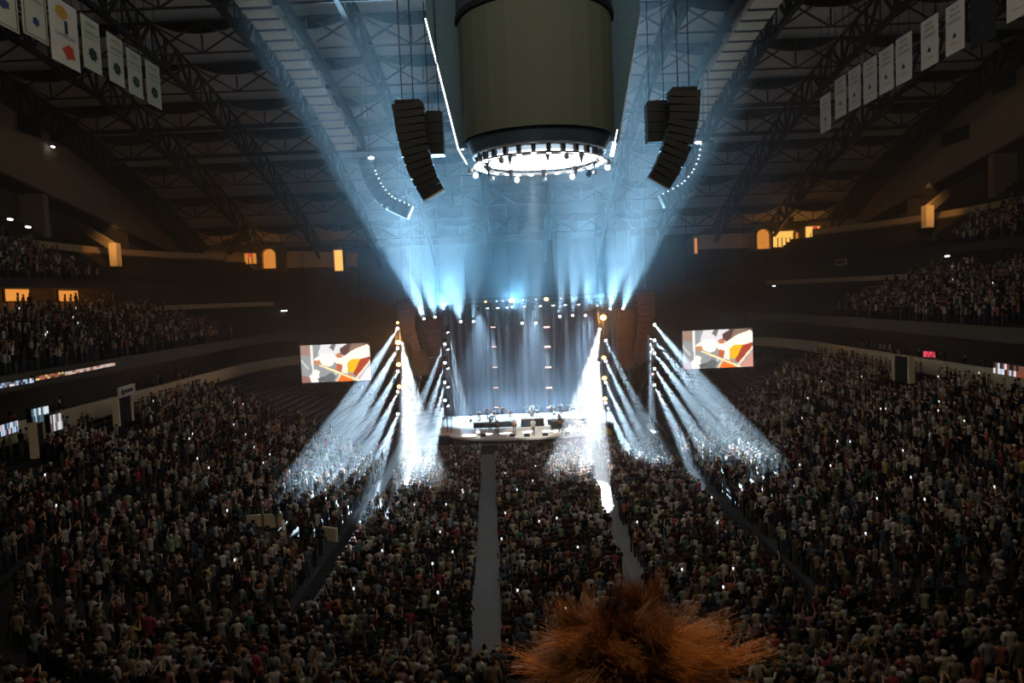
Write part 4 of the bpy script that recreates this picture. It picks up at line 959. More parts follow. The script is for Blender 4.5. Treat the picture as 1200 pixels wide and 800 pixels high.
# ---- everyone else: one crowd object built from light-weight figures
def low_person(arms, fine=True):
    """triangles of a light figure; slot: 0 skin 1 hair 2 shirt 3 trousers"""
    V = []; T = []; Sl = []
    def ring_loft(rings, n, slots):
        b = len(V)
        for (c, rx, ry) in rings:
            for k in range(n): a = 2 * PI * (k + .5) / n; V.append((c[0] + rx * math.cos(a), c[1] + ry * math.sin(a), c[2]))
        for i in range(len(rings) - 1):
            for k in range(n):
                a_, b_, c_, d_ = b + i * n + k, b + i * n + (k + 1) % n, b + (i + 1) * n + (k + 1) % n, b + (i + 1) * n + k
                T.append((a_, b_, c_)); T.append((a_, c_, d_)); s = slots(i, k) if callable(slots) else slots[i]; Sl.extend([s, s])
        top = b + (len(rings) - 1) * n
        for k in range(1, n - 1): T.append((top, top + k, top + k + 1)); Sl.append(slots(len(rings) - 2, 0) if callable(slots) else slots[-1])
    def limb(p, q, r0, r1, s):
        m_ = MB(); m_.tube([p, q], r0, 3 if not fine else 4, r1); b = len(V); V.extend(m_.v)
        for f in m_.f[:(3 if not fine else 4)] + m_.f[-1:]:
            for k in range(1, len(f) - 1): T.append((b + f[0], b + f[k], b + f[k + 1])); Sl.append(s)
    if fine:
        ring_loft([((0, 0, .90), .17, .12), ((0, 0, 1.08), .155, .105), ((0, .01, 1.32), .19, .12), ((0, 0, 1.44), .21, .09), ((0, 0, 1.50), .07, .06)], 6, [2, 2, 2, 2])
        for s in (-1, 1): limb((s * .11, -.01, 0.02), (s * .10, 0, .92), .06, .10, 3)
        ring_loft([((0, .01, 1.50), .05, .05), ((0, .03, 1.57), .075, .085), ((0, .015, 1.66), .092, .105), ((0, .0, 1.74), .07, .08)], 6, lambda i, k: 0 if i == 0 or (i == 1 and k in (0, 1, 2)) else 1)
        for (el, wr) in arms:
            sx = -.2 if el[0] < 0 else .2; limb((sx, 0, 1.42), el, .055, .045, 2); w2 = Vector(wr) + (Vector(wr) - Vector(el)).normalized() * .14; limb(el, w2, .042, .03, 0)
    else:
        ring_loft([((0, 0, .2), .17, .12), ((0, 0, .95), .17, .12)], 4, [3]); ring_loft([((0, 0, .95), .18, .12), ((0, 0, 1.42), .23, .12), ((0, 0, 1.5), .08, .06)], 4, [2, 2])
        ring_loft([((0, .02, 1.5), .06, .06), ((0, .02, 1.6), .10, .11), ((0, .0, 1.75), .07, .08)], 5, lambda i, k: 0 if k < 3 and i == 0 else 1)
        for (el, wr) in arms:
            sx = -.2 if el[0] < 0 else .2; limb((sx, 0, 1.42), el, .06, .05, 2); limb(el, wr, .045, .04, 0)
    return np.array(V), np.array(T), np.array(Sl)
pal = np.zeros((N, 4, 3)); pal[:, 0] = np.array(SKINS)[skin_i]; pal[:, 1] = np.array(HAIRS)[hair_i]; pal[:, 2] = np.array([s[1] for s in SHIRTS])[sh_i] * rng.uniform(.8, 1.2, (N, 1)); pal[:, 3] = np.array(TROUS)[tr_i]
near = np.array([s[3] in ('floor', 'lower') for s in spots]) & (dz_ < 74)
Vs, Ts, Cs, off = [], [], [], 0
for fine in (True, False):
    for pi_, pn in enumerate(pose_names):
        V, T, Sl = low_person(POSES[pn], fine); m = np.where((~solo) & (near == fine) & (pose_i == pi_))[0]
        if not len(m): continue
        a = face_to[m]; ca, sa = np.cos(a), np.sin(a); s_ = scl[m][:, None]
        X = XYZ[m, 0][:, None] + s_ * (V[None, :, 0] * ca[:, None] - V[None, :, 1] * sa[:, None]); Y = XYZ[m, 1][:, None] + s_ * (V[None, :, 0] * sa[:, None] + V[None, :, 1] * ca[:, None]); Z = XYZ[m, 2][:, None] + s_ * V[None, :, 2]
        Vs.append(np.stack([X, Y, Z], -1).reshape(-1, 3)); Ts.append((T[None] + (off + np.arange(len(m)) * len(V))[:, None, None]).reshape(-1, 3)); off += len(m) * len(V)
        Cs.append(pal[m][:, Sl].reshape(-1, 3))
me = np_mesh('crowd', np.concatenate(Vs), np.concatenate(Ts), np.concatenate(Cs))
cr = link_mesh('crowd', me, M['crowd']); tag(cr, 'dense standing concert crowd filling the floor and the seats on every side', 'crowd', kind='stuff')
print('PEOPLE', N, 'TRIS', sum(len(t) for t in Ts))
# lit phones held over heads
cand = np.where((np.isin(pose_i, (2, 4))) & infr & (dz_ < 72) & (dz_ > 36))[0]; rng.shuffle(cand)
pm = MB().bb(-.055, .055, -.006, .006, -.09, .09); pme = bpy.data.meshes.new('phone'); pme.from_pydata(pm.v, [], pm.f); pme.materials.append(M['grille'])
ps = bpy.data.meshes.new('lit_screen'); ps.from_pydata([(-.05, -.008, -.08), (.05, -.008, -.08), (.05, -.008, .08), (-.05, -.008, .08)], [], [(0, 1, 2, 3)]); ps.materials.append(M['phone'])
for i in cand[:95]:
    x, y, z, zone, row, sec, seat = spots[i]; up = pose_i[i] == 2; a = face_to[i]; h = Vector((.25, .13, 2.06)) if up else Vector((0, .34, 1.72)); h *= scl[i]
    p = Vector((x + h.x * math.cos(a) - h.y * math.sin(a), y + h.x * math.sin(a) + h.y * math.cos(a), z + h.z))
    if zone == 'floor': lab = 'small lit phone over the floor crowd, %s last row, %s %s of the centre aisle' % (ordinal(row + 1), ordinal(seat), 'left' if sec < 0 else 'right'); g = 'phones over the floor crowd ' + ('left' if sec < 0 else 'right') + ' of the aisle'
    else: lab = 'small lit phone in the %s stand, seat row %s up, %s past %s stairs' % ('left' if x < 0 else 'right', ordinal(row + 1), ordinal(seat), ordinal(sec + 1)); g = 'phones in the %s stand' % ('left' if x < 0 else 'right')
    o = bpy.data.objects.new('phone', pme); C.objects.link(o); o.location = p; o.rotation_euler = (R(-8), 0, a * .4); tag(o, lab, 'phone', g)
    c = bpy.data.objects.new('lit_screen', ps); C.objects.link(c); c.parent = o
# empty seats behind the last people: rows of folded seats
V = []; T = []; sb = MB().bb(-.22, .22, -.05, .05, 0, .45); sbx = np.array(sb.v); tri = np.array([t for f in CUBE_F for t in ((f[0], f[1], f[2]), (f[0], f[2], f[3]))])
pos = []
for k in range(24):
    s = ROW * (k + .8); 
    for (x, y, nx, ny) in path(s, .62):
        lim = (72 + .45 * s) if x < 0 else (76 + .6 * s)
        if lim - 3 < y < 110 and not (-14 < x < 17 and y > 84 and k < 3): pos.append((x, y, LOWZ + RISE * k, math.atan2(ny, nx) - PI / 2))
pos = np.array(pos); ca, sa = np.cos(pos[:, 3])[:, None], np.sin(pos[:, 3])[:, None]
Vx = np.stack([pos[:, 0][:, None] + sbx[None, :, 0] * ca - sbx[None, :, 1] * sa, pos[:, 1][:, None] + sbx[None, :, 0] * sa + sbx[None, :, 1] * ca, pos[:, 2][:, None] + .42 + sbx[None, :, 2] + 0 * ca], -1).reshape(-1, 3)
Tx = (tri[None] + (np.arange(len(pos)) * 8)[:, None, None]).reshape(-1, 3)
tag(link_mesh('seats', np_mesh('seats', Vx, Tx), M['seat']), 'rows of empty dark folded seats behind and beside the stage', 'seats', kind='stuff')
# ------------------------------------------------------------------ the band and its gear
def stage_person(px, py, d, z, lab, pose, shirt, face=PI, seated=False):
    p = at(px, py, d); parts = SEATED if seated else None
    return make_person(lab, (p.x, d, z), face, pose, shirt, HAIRS[int(rng.integers(0, 5))], (.02, .02, .025), 1.0, None, parts, True)
SEATED = body_parts((((-.25, .05, 1.18), (-.16, .28, 1.12)), ((.25, .05, 1.18), (.16, .28, 1.14))), True)
GUIT = body_parts((((-.27, .06, 1.20), (-.05, .24, 1.10)), ((.30, .10, 1.22), (.38, .30, 1.28))))
def gtr(loc, face, lab, m='wood'):
    t = thing('guitar', lab, 'guitar', loc, rz=face)
    b = MB(); pts = []
    for k in range(20):
        a = 2 * PI * k / 20; r = .17 + .035 * math.cos(2 * a); pts.append((r * 1.15 * math.cos(a), r * math.sin(a)))
    rot = Matrix.Rotation(R(-28), 3, 'Y')
    V = [rot @ Vector((x, y0, z)) for y0 in (-.03, .03) for x, z in pts]; b.poly(V, [tuple(range(19, -1, -1)), tuple(range(20, 40))] + [(i, (i + 1) % 20, 20 + (i + 1) % 20, 20 + i) for i in range(20)])
    b.build('guitar_body', M[m], t, False)
    MB().bar(rot @ Vector((.15, 0, 0)), rot @ Vector((.72, 0, 0)), .045, .03).build('neck', M['ink'], t, False)
    MB().box(rot @ Vector((.78, 0, 0)), (.14, .03, .07), rot).build('headstock', M['wood'], t, False)
def mic_stand(x, y, z, lab, boom=0.0):
    t = thing('microphone_stand', lab, 'microphone', (x, y, z)); MB().lathe((x, y, z), [(.15, 0), (.15, .03), (.02, .05)], 10).build('base', M['steel'], t)
    MB().tube([(x, y, z), (x, y, z + 1.4), (x + boom, y + .05, z + 1.5)], .014, 5).build('pole', M['alu'], t); MB().lathe((x + boom, y + .06, z + 1.5), [(.015, 0), (.035, .1), (.02, .16)], 8).build('microphone', M['grille'], t)
# singer and front line
stage_person(625, 506, 82.2, SZ, 'singer in white standing at the front centre of the stage', 'arms down', (.75, .73, .7)); 
p = at(625, 506, 81.6); mic_stand(p.x, 81.5, SZ, 'microphone stand in front of the singer', .05)
for px, lab, sh, pz in ((583, 'guitarist in grey nearest the chevron tower', (.3, .3, .3), 1), (603, 'guitarist in pale shirt beside the singer', (.6, .58, .55), 1), (657, 'bass player in black beside the dark keyboard desk', (.04, .04, .05), 1), (676, 'guitarist in cream nearest the blazing white tower', (.55, .5, .4), 1)):
    p = at(px, 506, 83); o = make_person(lab, (p.x, 83.2, SZ), PI, 'arms down', sh, (.05, .03, .02), (.02, .02, .03), 1.0, None, GUIT, True)
    gtr((p.x, 83.2 - .27, SZ + 1.08), PI, 'electric guitar held by the ' + lab, 'wood' if px < 660 else 'drumred'); mic_stand(p.x + .1, 82.3, SZ, 'microphone stand before the ' + lab, -.1)
# drummer behind a drum kit on the centre platform
dz = SZ + 1.0; dx = 2.0
make_person('drummer in white seated behind the drum kit', (dx, 89.2, dz - .42), PI, 'arms down', (.7, .68, .66), (.05, .03, .02), (.02, .02, .02), 1.0, None, SEATED, True)
t = thing('drum_kit', 'pale drum kit with brass cymbals on the centre platform', 'drums', (dx, 88, dz))
kick = MB(); 
for y0 in (0,): 
    V = [(dx + .28 * math.cos(2 * PI * k / 20), y, dz + .3 + .28 * math.sin(2 * PI * k / 20)) for y in (87.9, 88.35) for k in range(20)]
    kick.poly(V, [tuple(range(19, -1, -1)), tuple(range(20, 40))] + [(i, (i + 1) % 20, 20 + (i + 1) % 20, 20 + i) for i in range(20)])
kick.build('bass_drum', M['drumred'], t)
for x, y, z, r, h in ((-.22, 88.1, .62, .15, .2), (.2, 88.1, .62, .16, .22), (.6, 88.5, .3, .2, .38), (-.5, 88.5, .5, .17, .14)):
    MB().lathe((dx + x, y, dz + z), [(r, 0), (r, h)], 14).build('drum', M['drumred'], t); MB().tube([(dx + x, y, dz), (dx + x, y, dz + z)], .015, 4).build('drum_stand', M['alu'], t)
for x, y, z, r in ((-.85, 88.3, 1.05, .24), (-.45, 87.9, 1.3, .2), (.5, 87.9, 1.35, .22), (.95, 88.3, 1.15, .25)):
    MB().lathe((dx + x, y, dz + z), [(r, 0), (.05, .03), (.02, .05)], 16).build('cymbal', M['brass'], t); MB().tube([(dx + x, y, dz), (dx + x, y, dz + z)], .012, 4).build('cymbal_stand', M['alu'], t)
# keyboards
for x, y, w, lab in ((5.0, 84.6, 2.0, 'dark keyboard desk right of the singer'), (-2.9, 84.8, 1.4, 'keyboard on a stand behind the front line, chevron tower side')):
    t = thing('keyboard', lab, 'keyboard', (x, y, SZ)); MB().bb(x - w / 2, x + w / 2, y, y + .4, SZ + .85, SZ + .97).build('case', M['grille'], t); MB().bb(x - w / 2 + .05, x + w / 2 - .05, y + .2, y + .38, SZ + .97, SZ + .985).build('keys', M['white'], t)
    if w > 1.6: MB().bb(x - w / 2, x + w / 2, y - .03, y, SZ + .1, SZ + .85).build('front_panel', M['blackcloth'], t)
    for s in (-1, 1): MB().bar((x + s * w * .4, y + .2, SZ), (x + s * w * .4, y + .2, SZ + .85), .05).build('leg', M['steel'], t)
    make_person('keyboard player in white behind the dark desk' if w > 1.6 else 'keyboard player in grey on the chevron tower side', (x, y + .75, SZ), PI, 'arms down', (.65, .63, .6) if w > 1.6 else (.2, .2, .2), (.04, .03, .02), (.02, .02, .02), 1.0, None, GUIT, True)
# string and brass players seated and standing on the low platforms
for i, x in enumerate((-4.3, -3.4, -2.5, -1.5, -.6)):
    seat_ = i % 2 == 0; make_person('string player in pale clothes on the long low platform, %s from the chevron tower' % ORD[i + 1], (x, 88.6, SZ + .7 - (.42 if seat_ else 0)), PI, 'arms down', (.55, .53, .5), HAIRS[i % 5], (.05, .05, .05), 1, 'string players', SEATED if seat_ else GUIT, True)
    gtr((x + .12, 88.3, SZ + .7 + (.85 if seat_ else 1.3)), PI + .4, 'violin held by the %s string player from the chevron tower' % ORD[i + 1])
    if seat_:
        t = thing('chair', 'small black chair under the %s string player from the chevron tower' % ORD[i + 1], 'chair', (x, 88.7, SZ + .7)); MB().bb(x - .2, x + .2, 88.5, 88.9, SZ + 1.08, SZ + 1.12).build('seat', M['grille'], t)
        MB().bb(x - .2, x + .2, 88.88, 88.92, SZ + 1.12, SZ + 1.6).build('backrest', M['grille'], t)
        for sx in (-.18, .18):
            for sy in (88.52, 88.88): MB().bar((x + sx, sy, SZ + .7), (x + sx, sy, SZ + 1.08), .025).build('leg', M['steel'], t)
for i, x in enumerate((4.4, 5.4, 6.4, 7.4, 8.2)):
    make_person('backing singer in white on the low platform, %s from the drums' % ORD[i + 1], (x, 88.8, SZ + .7), PI, ['hands clapping', 'arms down', 'holding hands up in front', 'one arm raised', 'hands clapping'][i], (.68, .66, .62), HAIRS[i % 5], (.5, .5, .48), 1, 'backing singers', None, True)
    mic_stand(x, 88.1, SZ + .7, 'microphone stand of the %s backing singer from the drums' % ORD[i + 1])
for i, (x, y) in enumerate(((-.4, 81.2), (1.2, 80.9), (3.2, 80.9), (5.6, 81.3), (-3.6, 81.9))):
    t = thing('monitor_wedge', 'black floor monitor at the stage lip, %s along it' % ORD[i + 1], 'loudspeaker', (x, y, SZ))
    MB().poly([(x - .3, y, SZ), (x + .3, y, SZ), (x + .3, y + .45, SZ), (x - .3, y + .45, SZ), (x - .3, y, SZ + .32), (x + .3, y, SZ + .32), (x + .3, y + .12, SZ + .34), (x - .3, y + .12, SZ + .34)], [(0, 3, 2, 1), (4, 5, 6, 7), (0, 1, 5, 4), (2, 3, 7, 6), (0, 4, 7, 3), (1, 2, 6, 5)]).build('cabinet', M['grille'], t)
# yellow flag beside the right stack
f = at(708, 508, 81.2); t = thing('flag', 'yellow flag drooping at the stage corner by the wide cabinet stack', 'flag', (f.x, f.y, 0))
fz = f.z; MB().tube([(f.x, f.y, 0), (f.x, f.y, fz + 1.0)], .025, 5).build('pole', M['steel'], t)
V = [(f.x + .02 + .85 * i / 6, f.y + .06 * math.sin(i * 1.7), fz + .9 - .1 * i + (-.95 + .08 * i) * j) for j in (0, 1) for i in range(7)]
MB().poly(V, [(i, i + 1, 8 + i, 7 + i) for i in range(6)]).build('cloth', M['yellow'], t)

# ------------------------------------------------------------------ barriers, low walls, portals
def barrier(name, label, x0, x1, y, h, n, m='alu', cat='barrier'):
    t = thing(name, label, cat, ((x0 + x1) / 2, y, 0)); MB().bar((x0, y, h), (x1, y, h), .08).build('top_rail', M[m], t)
    for i in range(n + 1): x = x0 + (x1 - x0) * i / n; MB().bar((x, y, 0), (x, y, h), .05).build('post', M['steel'], t)
    for i in range(n): a = x0 + (x1 - x0) * i / n; b_ = x0 + (x1 - x0) * (i + 1) / n; MB().bb(a + .04, b_ - .04, y - .015, y + .015, .12, h - .06).build('barrier_panel', M['blackcloth'], t)
    return t
barrier('crowd_barrier', 'long crowd barrier along the front of the stage', -11, 14, 79.2, 1.15, 18)
barrier('rear_barrier', 'low barrier with pale rail behind the last floor row, gold-banner side of the aisle', -9.6, -2.5, 31.2, 1.1, 5)
barrier('rear_barrier', 'low barrier with pale rail behind the last floor row, under the ginger-haired head', -.6, 4.6, 31.2, 1.1, 4)
# greenish clear panels at the end of the centre aisle
t = thing('glass_gate', 'greenish glass panel with metal posts across the end of the centre aisle', 'gate', (-1.6, 31.3, 0))
MB().bb(-2.35, -.85, 31.29, 31.31, .05, 1.5).build('glass_panel', M['glass'], t)
for x in (-2.4, -.8): MB().bar((x, 31.3, 0), (x, 31.3, 1.55), .06).build('post', M['alu'], t)
# parapets round the stair openings in the seating on the left
for pts, lab in ((((288, 591), (331, 603)), 'long cream parapet round a stair opening in the left seating'), (((331, 603), (333, 616)), None), (((372, 606), (394, 614)), 'short cream parapet beside the floor edge in the left seating')):
    if lab: cur = thing('parapet', lab, 'wall', hit(*pts[0]), kind=None)
    def g(q):
        o = hit(q[0], q[1]); return Vector((o.x, o.y, ground(o.x, o.y)))
    a, b_ = g(pts[0]), g(pts[1]); w = MB(); w.bar((a.x, a.y, (a.z + b_.z) / 2 + .3), (b_.x, b_.y, (a.z + b_.z) / 2 + .3), .22, .9); w.build('parapet_wall', M['cream'], cur)
# parapet across the right seating, seen as a darker line
# portals in the cream walls
def portal(px, py, label, sign=None, w=2.6):
    p = onz(px, py, TOPZ + .6); n = Vector((AX - p.x, 62 - p.y, 0)).normalized(); a = math.atan2(n.y, n.x) + PI / 2
    t = thing('portal', label, 'entrance', (p.x, p.y, TOPZ - .2), rz=a)
    MB().bb(-w / 2, w / 2, -.1, .25, 0, 2.1).build('dark_opening', M['void'], t, False)
    for s in (-1, 1): MB().bb(s * w / 2 - .15, s * w / 2 + .15, -.2, .25, 0, 2.2).build('jamb', M['cream'], t, False)
    if sign:
        b = MB().bb(-w / 2 - .3, w / 2 + .1, -.45, -.3, 2.15, 2.95).build('sign_board', M['white'], t, False)
        d_ = MB(); d_.lathe((0, 0, 0), [(.24, -.01), (.24, .01)], 12); V = [(-w / 2 + .25 + x, -.47 + z, 2.55 + y) for x, y, z in d_.v]
        MB().poly(V, d_.f).build('round_emblem', M['ink'], b, False)
        for k_, (x0, x1) in enumerate(((-.75, -.3), (-.2, .35), (.45, .95))): MB().bb(x0, x1, -.47, -.455, 2.42, 2.68).build('dark_print', M['ink'], b, False)
    return t
portal(145, 484, 'dark seating portal with a white sign board in the cream wall', 'UP', 2.8)
portal(45, 516, 'dark portal under the bright video strips near the picture edge', None, 3.6)
portal(1058, 436, 'dark portal between the two lengths of cream wall beside the stand', None, 2.4)
# video strips on the fascia and over the portals
def ribbon(pts, Z, h, label, cols, lean=0.0, rr=random.Random(3), n=15):
    P = [onz(x, y, Z) for x, y in pts]; t = thing('video_strip', label, 'screen', P[0]); L = [0]
    for a, b_ in zip(P[:-1], P[1:]): L.append(L[-1] + (b_ - a).length)
    V, Fc, cc = [], [], []
    for i in range(n + 1):
        s = L[-1] * i / n
        for j in range(len(P) - 1):
            if s <= L[j + 1] + 1e-6: break
        q = P[j].lerp(P[j + 1], (s - L[j]) / (L[j + 1] - L[j])); V += [tuple(q), (q.x, q.y, q.z + h / 2), (q.x, q.y, q.z + h)]
    for i in range(n):
        for k in (0, 1):
            b_ = i * 3 + k; Fc.append((b_, b_ + 3, b_ + 4, b_ + 1)); cc.append(cols[rr.randrange(len(cols))])
    link_mesh('strip_picture', np_mesh('strip_picture', np.array(V), np.array(Fc), np.array(cc, float)), M['ribbon'], t)
    d = (P[-1] - P[0]).normalized(); nrm = Vector((-d.y, d.x, 0)); 
    if nrm.dot(Vector((AX, 60, 0)) - Vector((P[0].x, P[0].y, 0))) > 0: nrm = -nrm
    for a, b_ in zip(P[:-1], P[1:]): MB().bar(a + nrm * .2 + Vector((0, 0, h / 2)), b_ + nrm * .2 + Vector((0, 0, h / 2)), .3, h + .1).build('strip_housing', M['grille'], t)
    return t
W_ = (.9, .9, .95); K_ = (.02, .02, .02)
ribbon(((0, 455), (40, 448)), 12.6, .30, 'bright white and blue stretch of video strip at the picture edge', [W_, (.4, .6, .8), (.3, .3, .3), K_, (.15, .15, .2)])
ribbon(((42, 446), (75, 440)), 12.6, .28, 'warm orange and cream stretch of the same long video strip', [(1, .75, .3), (.3, .12, .05), (.1, .05, .04), (.5, .15, .08)])
ribbon(((76, 440), (135, 428)), 12.6, .24, 'pale pink stretch of video strip ending above the portal sign', [(.8, .6, .5), (.6, .3, .2), (.7, .65, .6), (.35, .15, .1)])
ribbon(((0, 512), (22, 505)), 9.6, .7, 'blue and pink video strip over the cream wall at the picture edge', [(.3, .5, .8), (.5, .3, .35), (.7, .8, .9), (.05, .05, .1)])
ribbon(((38, 497), (58, 492)), 10.4, .9, 'small blue-white screen left of the portal figure', [(.5, .75, .85), (.9, .95, 1), (.1, .15, .2), K_])
ribbon(((60, 506), (74, 502)), 9.9, 1.0, 'small white square screen over the portal near the picture edge', [(.9, .9, .92), (.4, .4, .45), (.15, .1, .1)], n=8)
ribbon(((1164, 437), (1205, 444)), 10.2, .75, 'blue, white and red video strip on the cream wall at the picture edge', [(.5, .75, 1.0), (.9, .9, .95), (.25, .07, .04), (.2, .08, .05), K_])
ribbon(((1090, 381), (1120, 384)), 12.6, .35, 'cream stretch of video strip below the far side seats', [(1, .85, .6), (.9, .9, .8), (.2, .15, .1)])
ribbon(((1122, 384), (1160, 386)), 12.6, .25, 'narrow cream stretch of video strip beside the wider one', [(.8, .75, .6), (.25, .2, .15), K_])
ribbon(((1082, 418), (1096, 419)), 11.5, .4, 'short glowing red strip in the dark beside the portal', [(.9, .1, .15), (.5, .03, .06)], n=8)
# orange lit rooms, doorways and lamps round the hall
def lit_opening(px, py, d, w, h, label, arch=False, bars=0, col='amber_soft', strong=None):
    p = at(px, py, d); t = thing('lit_opening', label, 'doorway', (p.x, p.y, p.z - h / 2)); V = [(-w / 2, -h / 2), (w / 2, -h / 2)]
    if arch: V += [(w / 2 * math.cos(a), h / 2 - w / 2 + w / 2 * math.sin(a)) for a in (PI * k / 10 for k in range(11))]
    else: V += [(w / 2, h / 2), (-w / 2, h / 2)]
    n = len(V); MB().poly([(p.x + x, p.y, p.z + z) for x, z in V], [tuple(range(n))]).build('lit_back', M[strong or col], t)
    b = MB(); b.poly([(p.x + x * 1.12, p.y - .5, p.z + z * 1.08) for x, z in V] + [(p.x + x, p.y - .01, p.z + z) for x, z in V], [(i, (i + 1) % n, n + (i + 1) % n, n + i) for i in range(n)]); b.build('reveal', M['tan'], t); MB().bb(p.x - w / 2 - .1, p.x + w / 2 + .1, p.y + .02, 124.2, p.z - h / 2 - .1, p.z + h / 2 + .1).build('room_shell', M['tan'], t)
    for i in range(bars): x = p.x - w / 2 + w * (i + 1) / (bars + 1); MB().bb(x - .06, x + .06, p.y - .3, p.y - .2, p.z - h / 2, p.z + h / 2 * .2).build('glazing_bar', M['steel'], t)
    l = bpy.data.lights.new('room_glow', 'POINT'); l.energy = 32 * w; l.color = (1, .38, .08); l.shadow_soft_size = .3
    o = bpy.data.objects.new('room_glow', l); C.objects.link(o); o.location = (p.x, p.y - 1.6, p.z)
    return t
M['amber_hot'] = emit('amber_hot_room', (1.0, .55, .12), 1.6)
lit_opening(258, 305, 119, .9, 1.1, 'tiny bright amber window left of the roof column foot', strong='amber_hot', bars=1)
lit_opening(316, 303, 119, 1.9, 3.0, 'arched amber doorway with people in it at the far left corner', arch=True)
lit_opening(294, 303, 119, 1.8, 1.6, 'dim amber room beside the arched doorway with red sign', bars=2)
lit_opening(397, 305, 119, 1.3, 3.2, 'tall narrow amber doorway nearest the blue beams, left side', strong='amber_hot')
lit_opening(894, 280, 119, 1.9, 3.0, 'rounded amber doorway at the far right corner', arch=True)
lit_opening(918, 280, 119, 3.2, 2.4, 'wide amber room with dark window bars at the far right corner', bars=4, strong='amber_hot')
lit_opening(932, 277, 119, .8, 1.2, 'small reddish amber window between the two bright rooms')
lit_opening(952, 275, 119, 2.2, 2.6, 'bright amber room with small red light at its top corner', bars=2, strong='amber_hot')
lit_opening(815, 288, 119, .5, 2.4, 'thin dim orange slit of light just beyond the blue beams')
for px, py, lb in ((293, 299, 'small red sign light beside the arched amber doorway'), (956, 267, 'magenta red light over the bright amber room'), (1113, 399, 'red light among the dark seats at the right')):
    p = at(px, py, 117 if px < 1000 else 70); t = thing('red_sign', lb, 'sign', p); MB().box(p, (.6, .1, .45) if px < 1000 else (.4, .1, .3)).build('sign_face', M['redled'], t); MB().box(p + Vector((0, .12, 0)), (.7, .1, .5) if px < 1000 else (.5, .1, .4)).build('sign_case', M['grille'], t)
for i, (px, py) in enumerate(((20, 345), (80, 346))):
    q = onx(px, py, X0 - CF - 3.7); t = thing('suite_window', 'small amber suite window %s, behind dark spectators' % ('at the picture edge' if i == 0 else 'further along towards the stage'), 'window', q)
    MB().bb(q.x - .1, q.x, q.y - 1.8, q.y + 1.8, q.z - .6, q.z + .5).build('pane', M['amber_soft'], t)
    for dy in (-1.9, 1.9): MB().bb(q.x - .1, q.x + .1, q.y + dy - .1, q.y + dy + .1, q.z - .7, q.z + .6).build('window_frame', M['steel'], t)
    l = bpy.data.lights.new('suite_glow', 'POINT'); l.energy = 90; l.color = (1, .38, .08); l.shadow_soft_size = .3
    o = bpy.data.objects.new('suite_glow', l); C.objects.link(o); o.location = (q.x + 1.2, q.y, q.z)
for i, (px, py, X, lb) in enumerate(((243, 369, -41.8, 'small white downlight pair under the cream front, left'), (970, 334, 44.8, 'small white downlight pair under the cream front, right'), (62, 172, -52.4, 'small white lamp under the louvred openings, left'), (33, 266, -46, 'single white lamp high in the dark left seating'), (12, 257, -46, 'faint white lamp at the picture edge in the dark left seating'), (333, 364, -33, 'long thin white light in the dark behind the left stand'), (907, 335, 36, 'thin white light in the dark behind the right stand'), (1110, 300, 45, 'faint white lamp in the dark right seating'))):
    q = onx(px, py, X); t = thing('small_lamp', lb, 'lamp', q); w = 1.6 if i in (0, 1) else (2.2 if i == 5 else .45)
    if i in (0, 1):
        for dy in (-.8, .8): MB().box(q + Vector((0, dy, 0)), (.3, .7, .16)).build('lens', M['led'], t)
    else: MB().box(q, (.25, w, .14)).build('lens', M['led'], t)
    MB().box(q + Vector((0, 0, .16)), (.4, w + 1, .1)).build('housing', M['steel'], t)
# orange lit stair walls cutting through the upper parapets
for px0, py0, px1, py1, px2, py2, X, lb in ((104, 271, 137, 291, 133, 306, -50, 'orange-lit slanted stair wall cutting the left upper parapet'), (1110, 226, 1086, 246, 1088, 262, 53, 'orange-lit slanted stair wall cutting the right upper parapet')):
    a, b_, c_ = onx(px0, py0, X - (2 if X < 0 else -2)), onx(px1, py1, X + (3 if X < 0 else -3)), onx(px2, py2, X + (3 if X < 0 else -3)); t = thing('stair_wall', lb, 'wall', b_)
    MB().bar(a, b_, .5, 1.0).build('sloping_wall', M['duct'], t); m_ = (b_ + c_) / 2; MB().box(m_, (.9, 1.1, (b_ - c_).length + .9)).build('end_post', M['duct'], t)
    l = bpy.data.lights.new('stair_lamp', 'SPOT'); l.energy = 1500; l.color = (1, .42, .10); l.spot_size = R(60); l.spot_blend = .8
    o = bpy.data.objects.new('stair_lamp', l); C.objects.link(o); o.location = (b_.x + (2.5 if X < 0 else -2.5), b_.y - 5, b_.z + 2.5); o.rotation_euler = (b_ - o.location).to_track_quat('-Z', 'Y').to_euler()
# red-shirted and bright single figures the photo picks out are in the crowd; a notice board on the right
q = onx(986, 307, 43); t = thing('notice_board', 'small pale framed board in the dark right suites', 'sign', q)
MB().bb(q.x - .05, q.x, q.y - 1.6, q.y + 1.6, q.z - .4, q.z + .4).build('board', M['cream'], t); MB().bb(q.x - .1, q.x - .06, q.y - 1.2, q.y + 1.2, q.z - .2, q.z + .2).build('dark_print', M['ink'], t)
